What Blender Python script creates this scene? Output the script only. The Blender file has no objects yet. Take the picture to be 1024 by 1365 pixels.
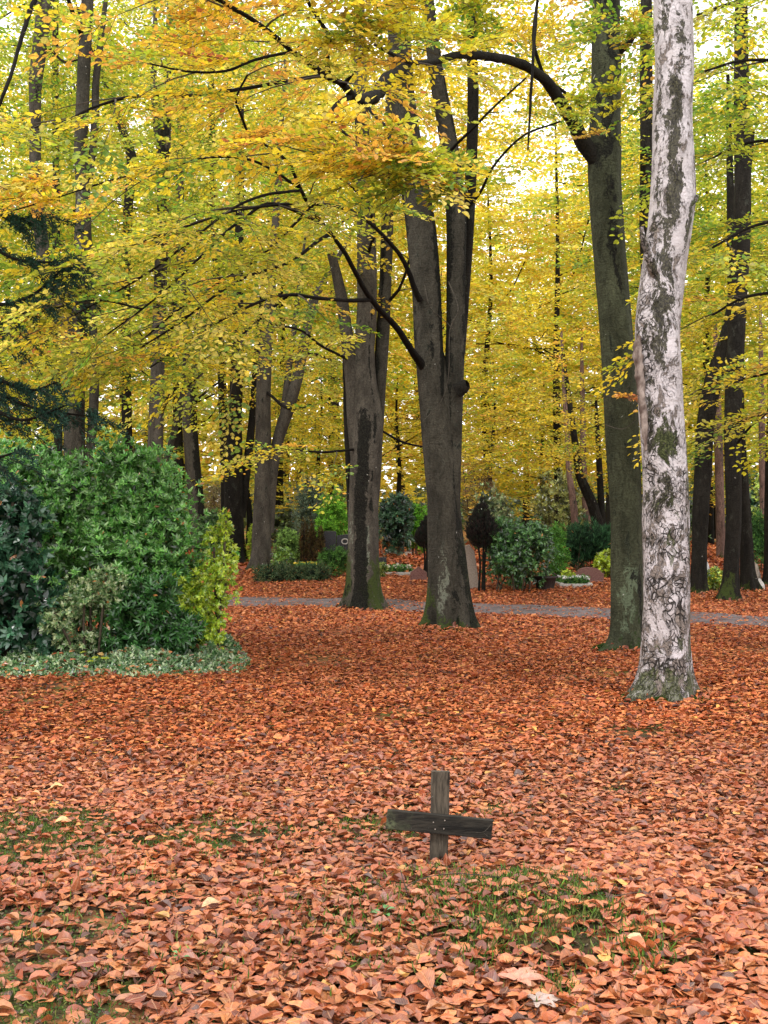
import bpy, math, random
import numpy as np
from mathutils import Vector

rng = np.random.default_rng(7)
random.seed(7)
sc = bpy.context.scene
COL = sc.collection

# ------------------------------------------------------------------ camera
F = 1600.0; CAMZ = 1.6; PITCH = math.atan(17.5 / F)
cd = bpy.data.cameras.new('camera'); cam = bpy.data.objects.new('camera', cd); COL.objects.link(cam)
cam.location = (0, 0, CAMZ); cam.rotation_euler = (math.radians(90) + PITCH, 0, 0)
cd.sensor_fit = 'VERTICAL'; cd.sensor_height = 24; cd.lens = 24 * F / 1365
cd.clip_start = 0.05; cd.clip_end = 2000
sc.camera = cam
_f = np.array([0, math.cos(PITCH), math.sin(PITCH)]); _u = np.array([0, -math.sin(PITCH), math.cos(PITCH)])
def ray(px, py):
    return _f + np.array([(px - 512) / F, 0, 0]) + _u * ((682.5 - py) / F)
def P(px, py, Y):
    d = ray(px, py); t = Y / d[1]
    return np.array([0, 0, CAMZ]) + d * t

# ------------------------------------------------------------------ noise / terrain
def _hash(i, j, k):
    h = (i * 374761393 + j * 668265263 + k * 2147483647) & 0xffffffff
    h = ((h ^ (h >> 13)) * 1274126177) & 0xffffffff
    h = ((h ^ (h >> 16)) * 2246822519) & 0xffffffff
    return ((h >> 8) & 0xffff) / 32767.5 - 1.0
def vnoise(p):
    p = np.asarray(p, float); i = np.floor(p).astype(np.int64); f = p - i; f = f * f * (3 - 2 * f)
    r = 0
    for a in (0, 1):
        for b in (0, 1):
            for c in (0, 1):
                w = (f[:, 0] if a else 1 - f[:, 0]) * (f[:, 1] if b else 1 - f[:, 1]) * (f[:, 2] if c else 1 - f[:, 2])
                r = r + w * _hash(i[:, 0] + a, i[:, 1] + b, i[:, 2] + c)
    return r
def fbm(p, o=3):
    r = 0; a = 1.0; p = np.asarray(p, float)
    for k in range(o):
        r = r + a * vnoise(p * (2 ** k) + 17.3 * k); a *= .5
    return r
def H(x, y):
    x = np.asarray(x, float); y = np.asarray(y, float)
    h = np.interp(y, [-1e4, 24, 36, 60, 140, 2000], [0, 0, .60, 1.0, 2.2, 3.0])
    h = h + .12 * np.exp(-(((x - .55) / .75) ** 2 + ((y - 4.85) / .55) ** 2))
    fade = np.clip(1 - (y - 40) / 40, .3, 1)
    h = h + fade * (.020 * np.sin(x * .9 + 1.3 + .5 * np.sin(y * .5)) * np.cos(y * .7 + .4) + .010 * np.sin(x * 2.7 + y * 1.1) + .006 * np.sin(x * 5.1 - y * 4.3))
    return h
def hit(px, py):
    d = ray(px, py); t = 2.0
    while t < 200:
        q = np.array([0, 0, CAMZ]) + d * t
        if q[2] <= H(q[0], q[1]): break
        t += .02
    return q

# ------------------------------------------------------------------ object helpers
def link(o, parent=None):
    COL.objects.link(o)
    if parent is not None: o.parent = parent
    return o
def tag(o, label=None, cat=None, group=None, kind=None):
    if label: o['label'] = label
    if cat: o['category'] = cat
    if group: o['group'] = group
    if kind: o['kind'] = kind
    return o
def thing(name, label, cat, group=None):
    return tag(link(bpy.data.objects.new(name, None)), label, cat, group)
def np_mesh(name, V, faces_flat, sizes, mats=(), midx=None, smooth=True):
    me = bpy.data.meshes.new(name)
    V = np.asarray(V, np.float32); faces_flat = np.asarray(faces_flat, np.int32); sizes = np.asarray(sizes, np.int32)
    me.vertices.add(len(V)); me.vertices.foreach_set('co', V.ravel())
    me.loops.add(len(faces_flat)); me.loops.foreach_set('vertex_index', faces_flat)
    me.polygons.add(len(sizes)); st = np.concatenate([[0], np.cumsum(sizes)[:-1]]).astype(np.int32)
    me.polygons.foreach_set('loop_start', st); me.polygons.foreach_set('loop_total', sizes)
    me.polygons.foreach_set('use_smooth', np.full(len(sizes), smooth))
    for m in mats: me.materials.append(m)
    if midx is not None: me.polygons.foreach_set('material_index', np.asarray(midx, np.int32))
    me.update(calc_edges=True)
    return me
def face_col(me, cols):
    a = me.attributes.new('Col', 'FLOAT_COLOR', 'FACE')
    c = np.ones((len(cols), 4), np.float32); c[:, :3] = cols; a.data.foreach_set('color', c.ravel())
def point_col(me, cols, name='Mask'):
    a = me.attributes.new(name, 'FLOAT_COLOR', 'POINT')
    c = np.ones((len(cols), 4), np.float32); c[:, :3] = cols; a.data.foreach_set('color', c.ravel())

# ------------------------------------------------------------------ materials
class NT:
    def __init__(s, name):
        s.m = bpy.data.materials.new(name); s.m.use_nodes = True; s.t = s.m.node_tree; s.t.nodes.clear()
        s.out = s.t.nodes.new('ShaderNodeOutputMaterial')
    def n(s, typ, **kw):
        nd = s.t.nodes.new('ShaderNode' + typ)
        for k, v in kw.items():
            if k.startswith('i_'):
                key = k[2:]; key = int(key) if key.isdigit() else key.replace('_', ' ')
                s.set(nd.inputs[key], v)
            else: setattr(nd, k, v)
        return nd
    def set(s, sock, v):
        if hasattr(v, 'links') and hasattr(v, 'is_output'): s.t.links.new(v, sock)
        elif isinstance(v, (tuple, list)) and len(v) == 3 and sock.type == 'RGBA': sock.default_value = (*v, 1)
        else: sock.default_value = v
    def coords(s, scale=(1, 1, 1), warp=0):
        tc = s.n('TexCoord').outputs['Object']
        if warp:
            nz = s.n('TexNoise', i_Vector=tc, i_Scale=3.0).outputs['Color']
            sub = s.n('VectorMath', operation='SUBTRACT', i_0=nz, i_1=(.5, .5, .5)).outputs[0]
            mul = s.n('VectorMath', operation='SCALE', i_0=sub, i_Scale=warp).outputs[0]
            tc = s.n('VectorMath', operation='ADD', i_0=tc, i_1=mul).outputs[0]
        return s.n('Mapping', i_Vector=tc, i_Scale=scale).outputs[0]
    def noise(s, vec, scale, detail=3, rough=.55):
        return s.n('TexNoise', i_Vector=vec, i_Scale=scale, i_Detail=detail, i_Roughness=rough).outputs['Fac']
    def ramp(s, fac, lo, hi):
        return s.n('MapRange', i_Value=fac, i_1=lo, i_2=hi, interpolation_type='SMOOTHSTEP').outputs[0]
    def math(s, op, a, b=0.0, clamp=False):
        return s.n('Math', operation=op, i_0=a, i_1=b, use_clamp=clamp).outputs[0]
    def mix(s, fac, a, b, mode='MIX'):
        nd = s.n('Mix', data_type='RGBA', blend_type=mode)
        s.set(nd.inputs[0], fac); s.set(nd.inputs[6], a); s.set(nd.inputs[7], b)
        return nd.outputs[2]
    def attr(s, name):
        a = s.n('Attribute', attribute_name=name); sp = s.n('SeparateColor', i_Color=a.outputs['Color'])
        return a.outputs['Color'], sp.outputs
    def finish(s, col, rough=.85, bump=None, bs=.4, bd=.02, spec=.3):
        b = s.n('BsdfPrincipled', i_Base_Color=col, i_Roughness=rough)
        b.inputs['Specular IOR Level'].default_value = spec
        if bump is not None:
            bp = s.n('Bump', i_Strength=bs, i_Distance=bd, i_Height=bump); s.t.links.new(bp.outputs[0], b.inputs['Normal'])
        s.t.links.new(b.outputs[0], s.out.inputs[0]); return s.m

def leaf_mat(name, trans=.45, gloss=.06, rough=.45, veins=False, mott=.35):
    s = NT(name); c, _ = s.attr('Col')
    v = s.coords((1, 1, 1))
    nz = s.noise(v, 55, 2)
    k = s.n('MapRange', i_Value=nz, i_1=.3, i_2=.7, i_3=1 - mott, i_4=1 + mott * .6).outputs[0]
    c = s.n('VectorMath', operation='SCALE', i_0=c, i_Scale=k).outputs[0]
    bump = None
    if veins:
        sp0 = s.noise(v, 240, 3, .7); c = s.mix(s.math('MULTIPLY', s.ramp(sp0, .56, .66), .45), c, (.10, .035, .015))
        bl = s.noise(v, 28, 3, .6); c = s.mix(s.math('MULTIPLY', s.ramp(bl, .55, .68), .35), c, (.16, .05, .02))
    if veins:
        uv = s.n('UVMap', uv_map='UVMap').outputs[0]; sp = s.n('SeparateXYZ', i_0=uv).outputs
        ax = s.math('ABSOLUTE', s.math('SUBTRACT', sp[0], .5))
        mid = s.math('SUBTRACT', 1.0, s.ramp(ax, .02, .07))
        q = s.math('SUBTRACT', s.math('MULTIPLY', sp[1], 8.0), s.math('MULTIPLY', ax, 5.0))
        w = s.math('ABSOLUTE', s.math('SUBTRACT', s.math('FRACT', q), .5))
        side = s.math('MULTIPLY', s.math('SUBTRACT', 1.0, s.ramp(w, .03, .16)), .55)
        vv = s.math('MAXIMUM', mid, side, True)
        c = s.mix(s.math('MULTIPLY', vv, .38), c, (.62, .36, .2))
        bump = s.n('Bump', i_Strength=.5, i_Distance=.004, i_Height=vv).outputs[0]
    d = s.n('BsdfDiffuse', i_Color=c, i_Roughness=.5); t = s.n('BsdfTranslucent', i_Color=c)
    g = s.n('BsdfGlossy', i_Color=(.9, .9, .95), i_Roughness=rough)
    if bump is not None:
        for x in (d, g): s.t.links.new(bump, x.inputs['Normal'])
    m1 = s.n('MixShader', i_0=trans); s.t.links.new(d.outputs[0], m1.inputs[1]); s.t.links.new(t.outputs[0], m1.inputs[2])
    m2 = s.n('MixShader', i_0=gloss); s.t.links.new(m1.outputs[0], m2.inputs[1]); s.t.links.new(g.outputs[0], m2.inputs[2])
    s.t.links.new(m2.outputs[0], s.out.inputs[0])
    return s.m
M_LEAF = leaf_mat('autumn_leaf', .54, .03)
M_LITTER = leaf_mat('litter_leaf', .12, .07, .5, veins=True, mott=.3)
M_LITTER_FAR = leaf_mat('litter_leaf_far', .10, .04, .6)
M_GLOSSY = leaf_mat('evergreen_leaf', .25, .075, .3, mott=.45)
M_NEEDLE = leaf_mat('needle_leaf', .2, .015, .6, mott=.4)

def beech_bark(name, base, streak=1.0, green=(.035, .05, .012), pale=(.19, .205, .16)):
    s = NT(name); mc, ms = s.attr('Mask')
    v = s.coords((1, 1, .35), warp=.15); vf = s.coords((1, 1, .22), warp=.22); vi = s.coords((1, 1, 1), warp=.25)
    n1 = s.noise(v, 4.5, 5, .65); n2 = s.noise(vf, 22, 3); n3 = s.noise(vi, 45, 4, .7); n4 = s.noise(vi, 7, 5, .7)
    c = s.mix(s.ramp(n1, .3, .7), tuple(x * .6 for x in base), tuple(x * 1.3 for x in base))
    c = s.mix(s.math('MULTIPLY', s.ramp(n2, .5, .72), .55 * streak), c, tuple(x * .28 for x in base))
    c = s.mix(s.ramp(n3, .35, .65), s.mix(1.0, c, (.55, .55, .55), 'MULTIPLY'), c)
    n5 = s.noise(s.coords((1, 1, .4), warp=.3), 6, 8, .78)
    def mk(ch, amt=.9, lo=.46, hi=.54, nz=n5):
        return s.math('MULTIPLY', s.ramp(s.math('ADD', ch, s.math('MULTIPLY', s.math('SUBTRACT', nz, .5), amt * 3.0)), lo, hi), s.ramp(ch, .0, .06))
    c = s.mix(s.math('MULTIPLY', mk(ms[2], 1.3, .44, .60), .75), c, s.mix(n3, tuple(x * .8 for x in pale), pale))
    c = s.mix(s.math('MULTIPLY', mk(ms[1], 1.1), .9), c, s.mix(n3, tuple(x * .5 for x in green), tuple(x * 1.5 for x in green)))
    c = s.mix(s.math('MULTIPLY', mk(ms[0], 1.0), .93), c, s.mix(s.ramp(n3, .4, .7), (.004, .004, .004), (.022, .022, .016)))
    vo = s.n('TexVoronoi', i_Vector=vi, i_Scale=6.0); sp = s.math('SUBTRACT', 1.0, s.ramp(vo.outputs['Distance'], .05, .1))
    rr = s.n('SeparateColor', i_Color=vo.outputs['Color']).outputs[0]
    sp = s.math('MULTIPLY', sp, s.math('GREATER_THAN', rr, .75))
    c = s.mix(s.math('MULTIPLY', sp, .7), c, (.4, .4, .36))
    wr = s.noise(s.coords((1, 1, 5), warp=.1), 9, 3)
    b = s.math('ADD', s.math('MULTIPLY', n3, .5), s.math('ADD', s.math('MULTIPLY', n2, .8), s.math('MULTIPLY', wr, .5)))
    return s.finish(c, .9, b, .9, .03, .1)
M_BARK_A = beech_bark('beech_bark_grey', (.056, .051, .040))
M_BARK_B = beech_bark('beech_bark_olive', (.054, .059, .036), 1.0, green=(.02, .035, .01), pale=(.12, .155, .10))
M_BARK_DARK = beech_bark('beech_bark_dark', (.018, .016, .013))
M_BARK_PALE = beech_bark('beech_bark_pale', (.085, .075, .061))
M_BARK_PINK = beech_bark('pine_bark', (.17, .105, .085), 1.6)
M_BRANCH = beech_bark('branch_bark', (.012, .010, .008))
def simple(name, c1, c2, sc_=20, rough=.8, stretch=(1, 1, 1), bs=.4, spec=.3):
    s = NT(name); v = s.coords(stretch); n = s.noise(v, sc_, 5, .65)
    return s.finish(s.mix(s.ramp(n, .3, .7), c1, c2), rough, n, bs, .01, spec)
M_TWIG = simple('twig', (.03, .022, .016), (.06, .045, .03), 12)
M_STEM = simple('shrub_stem', (.04, .03, .02), (.10, .075, .05), 14)

def birch_bark():
    s = NT('birch_bark'); mc, ms = s.attr('Mask')   # R dark moss stripe, G base moss, B roughness (cracked plates)
    vi = s.coords((1, 1, 1), warp=.12); vw = s.coords((1, 1, .55), warp=.30); vh = s.coords((1, 1, 14), warp=.05); vv = s.coords((1, 1, .25), warp=.35)
    n3 = s.noise(vi, 60, 4, .7); n4 = s.noise(vw, 9, 6, .72); nh = s.noise(vh, 5, 4, .65); nv = s.noise(vv, 14, 5, .7); nb = s.noise(vi, 2.6, 3)
    white = s.mix(s.ramp(nb, .35, .65), (.43, .39, .40), (.58, .54, .57))
    c = s.mix(s.math('MULTIPLY', s.ramp(nh, .50, .68), .55), white, (.33, .28, .27))
    c = s.mix(s.math('MULTIPLY', s.ramp(n3, .45, .8), .35), c, (.38, .34, .33))
    # peeled grey-brown patches, growing with roughness
    n8 = s.noise(s.coords((1, 1, .45), warp=.25), 11, 9, .74)
    pe = s.ramp(s.math('ADD', n8, s.math('MULTIPLY', ms[2], .085)), .575, .60)
    c = s.mix(s.math('MULTIPLY', pe, .88), c, s.mix(s.ramp(n3, .35, .65), (.05, .038, .030), (.22, .175, .145)))
    # cracks: warped cells whose width swells and vanishes, plus wandering fissures
    gate = s.noise(vi, 5, 4, .7)
    vo = s.n('TexVoronoi', i_Vector=s.coords((1, 1, .62), warp=.42), i_Scale=22.0, feature='DISTANCE_TO_EDGE', i_Randomness=1.0).outputs['Distance']
    vc = s.n('TexVoronoi', i_Vector=s.coords((1, 1, .62), warp=.42), i_Scale=22.0, i_Randomness=1.0).outputs['Color']
    cellr = s.n('SeparateColor', i_Color=vc).outputs
    c = s.mix(s.math('MULTIPLY', s.math('MULTIPLY', s.ramp(cellr[0], .55, .85), .32), ms[2]), c, (.20, .17, .15))
    wcr = s.math('MULTIPLY', s.math('MULTIPLY', ms[2], s.ramp(gate, .40, .66)), .16)
    vn = s.math('ADD', vo, s.math('MULTIPLY', s.math('SUBTRACT', n3, .5), .16))
    cr = s.math('SUBTRACT', 1.0, s.n('MapRange', i_Value=vn, i_1=s.math('MULTIPLY', wcr, .45), i_2=s.math('ADD', wcr, .004)).outputs[0])
    cr = s.math('MULTIPLY', cr, s.ramp(ms[2], .15, .4))
    rd = s.math('ABSOLUTE', s.math('SUBTRACT', s.noise(s.coords((1, 1, .5), warp=.2), 13, 5, .7), .5))
    rg = s.math('MULTIPLY', s.math('SUBTRACT', 1.0, s.ramp(rd, .006, .022)), s.ramp(ms[2], .0, .8))
    cr = s.math('MAXIMUM', cr, s.math('MULTIPLY', s.math('MULTIPLY', rg, s.ramp(gate, .42, .56)), s.math('SUBTRACT', .95, s.math('MULTIPLY', ms[2], .8))))
    c = s.mix(s.math('MULTIPLY', cr, .95), c, (.016, .013, .011))
    # fine vertical slits and short dark lens marks everywhere
    sl = s.ramp(s.noise(s.coords((1, 1, .35), warp=.25), 26, 5, .7), .62, .66)
    c = s.mix(s.math('MULTIPLY', sl, .85), c, (.05, .042, .038))
    sl2 = s.ramp(s.noise(s.coords((1, 1, 4.5), warp=.12), 20, 4, .65), .66, .70)
    c = s.mix(s.math('MULTIPLY', sl2, .75), c, (.10, .08, .072))
    n5 = s.noise(s.coords((1, 1, .5), warp=.3), 7, 9, .78)
    def mk(ch, amt, lo=.46, hi=.54, nz=n5):
        return s.math('MULTIPLY', s.ramp(s.math('ADD', ch, s.math('MULTIPLY', s.math('SUBTRACT', nz, .5), amt)), lo, hi), s.ramp(ch, 0, .06))
    c = s.mix(s.math('MULTIPLY', mk(ms[0], 4.2), .94), c, s.mix(s.ramp(n3, .38, .66), (.010, .009, .007), (.075, .072, .038)))
    c = s.mix(s.math('MULTIPLY', mk(ms[1], 4.2), .8), c, s.mix(s.ramp(n3, .35, .65), (.018, .024, .008), (.09, .11, .035)))
    h = s.math('SUBTRACT', s.math('ADD', s.math('MULTIPLY', n3, .35), s.math('MULTIPLY', n4, .7)), s.math('ADD', s.math('MULTIPLY', cr, 1.1), s.math('MULTIPLY', pe, .5)))
    return s.finish(c, .8, h, 1.0, .03, .2)
M_BIRCH = birch_bark()
M_PEEL = simple('peeled_bark', (.07, .045, .036), (.33, .27, .24), 11, .8, (1, 1, .5))

def ground_mat():
    s = NT('leafy_soil')
    v = s.coords((1, 1, 1)); v2 = s.coords((1, 1, 1), warp=.1)
    vo = s.n('TexVoronoi', i_Vector=v2, i_Scale=13.0); cc = s.n('SeparateColor', i_Color=vo.outputs['Color']).outputs
    big = s.noise(v, .9, 4, .6); fine = s.noise(v, 60, 3)
    leafc = s.mix(cc[0], (.13, .045, .022), (.42, .17, .075)); leafc = s.mix(s.math('GREATER_THAN', cc[1], .75), leafc, (.06, .028, .018))
    soil = s.mix(s.ramp(fine, .3, .7), (.028, .022, .012), (.075, .055, .028))
    moss = s.mix(s.ramp(fine, .3, .7), (.035, .05, .012), (.12, .14, .035))
    y = s.n('SeparateXYZ', i_0=s.n('TexCoord').outputs['Object']).outputs[1]
    far = s.ramp(y, 9.0, 20.0)
    near = s.mix(s.ramp(big, .42, .56), soil, moss)
    near = s.mix(s.math('MULTIPLY', s.ramp(cc[2], .45, .5), .55), near, leafc)
    c = s.mix(far, near, leafc)
    vfar = s.ramp(y, 42.0, 60.0)
    g2 = s.mix(s.ramp(s.noise(v, .35, 3), .45, .6), (.30, .14, .05), (.10, .13, .03))
    c = s.mix(vfar, c, g2)
    return s.finish(c, .95, s.math('ADD', s.math('MULTIPLY', fine, .5), vo.outputs['Distance']), .7, .03, .1)
M_GROUND = ground_mat()
def path_mat():
    s = NT('path_gravel'); v = s.coords((1, 1, 1)); n = s.noise(v, 3, 5, .6); f = s.noise(v, 90, 3, .7)
    c = s.mix(s.ramp(n, .3, .7), (.085, .070, .076), (.15, .125, .132)); c = s.mix(s.math('MULTIPLY', s.ramp(f, .4, .65), .5), c, (.09, .07, .07))
    return s.finish(c, .9, f, .5, .01, .2)
M_PATH = path_mat()

# ------------------------------------------------------------------ leaf batches
def _tpl(rows, hw, single=False):
    v = []; uv = []; f = []
    if single:
        idx = []
        L = [(t, w) for t, w in zip(rows, hw)]
        pts = [(L[0][0], 0)] + [(t, w) for t, w in L[1:-1]] + [(L[-1][0], 0)] + [(t, -w) for t, w in L[1:-1][::-1]]
        return np.array(pts, float), [list(range(len(pts)))]
    pts = [(t, 0.0) for t in rows]; n = len(rows)
    lo = len(pts); pts += [(t, w) for t, w in list(zip(rows, hw))[1:-1]]
    ro = len(pts); pts += [(t, -w) for t, w in list(zip(rows, hw))[1:-1]]
    f = []
    for o, flip in ((lo, False), (ro, True)):
        fs = [[0, 1, o]] + [[k, k + 1, o + k, o + k - 1] for k in range(1, n - 2)] + [[n - 2, n - 1, o + n - 3]]
        f += [q[::-1] if flip else q for q in fs]
    return np.array(pts, float), f
TPL = {
    'hi': _tpl([0, .15, .42, .72, .9, 1.0], [0, .32, .5, .40, .18, 0]),
    'mid': _tpl([0, .3, .7, 1.0], [0, .46, .40, 0]),
    'hex': _tpl([0, .3, .72, 1.0], [0, .48, .38, 0], True),
    'lo': _tpl([0, .5, 1.0], [0, .5, 0], True),
}
def norm(a): return a / np.maximum(np.linalg.norm(a, axis=-1, keepdims=True), 1e-9)
class Batch:
    def __init__(s): s.L = []; s.tv = []; s.tf = []; s.tn = 0
    def add(s, pos, dr, nr, ln, wd, col, curl=0.0, fold=.15):
        n = len(pos); f = lambda q: np.broadcast_to(np.asarray(q, float), (n,)).copy()
        s.L.append((np.asarray(pos, float), norm(np.asarray(dr, float)), np.asarray(nr, float), f(ln), f(wd), np.broadcast_to(np.asarray(col, float), (n, 3)).copy(), f(curl), f(fold)))
    def tube(s, pts, rad, seg=4):
        V, Fc = tube_geo(pts, rad, seg); s.tv.append(V); s.tf.append(Fc + s.tn); s.tn += len(V)
    def segs(s, A, B, r0, r1):     # many 3-sided twigs at once
        n = len(A)
        if n == 0: return
        d = norm(B - A); ref = np.where(np.abs(d[:, 2:3]) > .9, np.array([[1., 0, 0]]), np.array([[0, 0, 1.]]))
        u = norm(np.cross(d, ref)); w = np.cross(d, u); V = np.zeros((n, 6, 3))
        for k in range(3):
            a = k * 2 * math.pi / 3; o = u * math.cos(a) + w * math.sin(a)
            V[:, k] = A + o * np.reshape(r0, (-1, 1)); V[:, 3 + k] = B + o * np.reshape(r1, (-1, 1))
        base = np.array([[0, 1, 4, 3], [1, 2, 5, 4], [2, 0, 3, 5]])
        Fc = (base[None] + (np.arange(n) * 6)[:, None, None]).reshape(-1, 4)
        s.tv.append(V.reshape(-1, 3)); s.tf.append(Fc + s.tn); s.tn += n * 6
    def cat(s):
        return [np.concatenate([q[i] for q in s.L]) for i in range(8)]
    def mesh(s, name, lod, mat, mat2=None, uv=False):
        pos, d, nr, ln, wd, col, curl, fold = s.cat(); n = len(pos)
        nr = norm(nr - d * np.sum(nr * d, 1, keepdims=True)); b = np.cross(d, nr)
        T, FT = TPL[lod]; m = len(T)
        t = T[:, 0][None, :, None]; w = T[:, 1][None, :, None]
        V = pos[:, None] + d[:, None] * (ln[:, None, None] * t) + b[:, None] * (wd[:, None, None] * w) \
            + nr[:, None] * (fold[:, None, None] * np.abs(w) * wd[:, None, None] * 2 + curl[:, None, None] * ln[:, None, None] * (t - .5) ** 2 * 2)
        if uv:      # every litter leaf bent and nibbled differently
            rj = np.random.default_rng(n); V = V + rj.normal(size=V.shape) * (ln[:, None, None] * .017) + nr[:, None] * (rj.normal(size=(n, 1, 1)) * .13 * wd[:, None, None] * w * np.sin(t * 5 + rj.uniform(0, 6, (n, 1, 1))))
        V = V.reshape(-1, 3); sz = np.array([len(q) for q in FT]); ff = np.concatenate([np.array(q) for q in FT])
        flat = (ff[None] + (np.arange(n) * m)[:, None]).ravel(); sizes = np.tile(sz, n); fc = np.repeat(col, len(FT), 0)
        mi = np.zeros(len(sizes), int); mats = [mat]; uvs = None
        if uv: uvs = np.tile(np.stack([T[:, 1] + .5, T[:, 0]], 1)[ff], (n, 1))
        if s.tn:
            tv = np.concatenate(s.tv); tf = np.concatenate(s.tf) + len(V); V = np.concatenate([V, tv])
            flat = np.concatenate([flat, tf.ravel()]); sizes = np.concatenate([sizes, np.full(len(tf), 4)])
            mi = np.concatenate([mi, np.ones(len(tf), int)]); fc = np.concatenate([fc, np.full((len(tf), 3), .05)])
            mats.append(mat2 or M_TWIG)
            if uv: uvs = np.concatenate([uvs, np.zeros((len(tf) * 4, 2))])
        me = np_mesh(name, V, flat, sizes, mats, mi, smooth=False)
        face_col(me, fc)
        if uv:
            l = me.uv_layers.new(name='UVMap'); l.data.foreach_set('uv', uvs.astype(np.float32).ravel())
        return me
    def build(s, name, lod, mat, parent=None, mat2=None, uv=False):
        return link(bpy.data.objects.new(name, s.mesh(name, lod, mat, mat2, uv)), parent)

def smooth_path(pts, step):
    pts = np.asarray(pts, float)
    P0 = np.vstack([2 * pts[0] - pts[1], pts, 2 * pts[-1] - pts[-2]]); out = []
    for i in range(1, len(P0) - 2):
        a, b, c, d = P0[i - 1], P0[i], P0[i + 1], P0[i + 2]
        n = max(1, int(np.linalg.norm((c - b)[:3]) / step))
        for k in range(n):
            t = k / n
            out.append(.5 * ((2 * b) + (-a + c) * t + (2 * a - 5 * b + 4 * c - d) * t * t + (-a + 3 * b - 3 * c + d) * t ** 3))
    out.append(pts[-1]); return np.array(out)
def frames(pts):
    T = norm(np.gradient(pts, axis=0)); U = np.zeros_like(pts)
    ref = np.array([0, 0, 1.]) if abs(T[0][2]) < .8 else np.array([0, -1., 0])
    u = ref
    for i in range(len(pts)):
        u = u - T[i] * np.dot(u, T[i]); u = u / max(np.linalg.norm(u), 1e-9); U[i] = u
    return T, U, np.cross(T, U)
def tube_geo(pts, rad, seg=6):
    pts = np.asarray(pts, float); T, U, W = frames(pts); n = len(pts); rad = np.broadcast_to(rad, (n,))
    a = np.arange(seg) * 2 * math.pi / seg
    V = pts[:, None] + (U[:, None] * np.cos(a)[None, :, None] + W[:, None] * np.sin(a)[None, :, None]) * rad[:, None, None]
    Fc = []
    i = np.arange(n - 1)[:, None]; k = np.arange(seg)[None]; k2 = (k + 1) % seg
    Fc = np.stack([i * seg + k, i * seg + k2, (i + 1) * seg + k2, (i + 1) * seg + k], -1).reshape(-1, 4)
    return V.reshape(-1, 3), Fc
def limb(name, pts4, parent, mat, step=.08, seg=10, rough=.06, seedv=0, mv=(0, 0, 0)):
    """bumpy branch through world points (x,y,z,r)"""
    q = smooth_path(pts4, step); ctr = q[:, :3]; r = np.maximum(q[:, 3], .002)
    ctr = ctr + np.stack([fbm(ctr * 2.1 + seedv, 2), fbm(ctr * 2.1 + 9 + seedv, 2), fbm(ctr * 2.1 + 31 + seedv, 2)], 1) * r[:, None] * .35
    V, Fc = tube_geo(ctr, r, seg); c = np.repeat(ctr, seg, 0)
    V = c + (V - c) * (1 + rough * fbm(V * 14 + seedv, 2))[:, None]
    me = np_mesh(name, V, Fc.ravel(), np.full(len(Fc), 4), [mat]); point_col(me, np.tile(np.array(mv, float), (len(V), 1)))
    return link(bpy.data.objects.new(name, me), parent)

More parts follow.
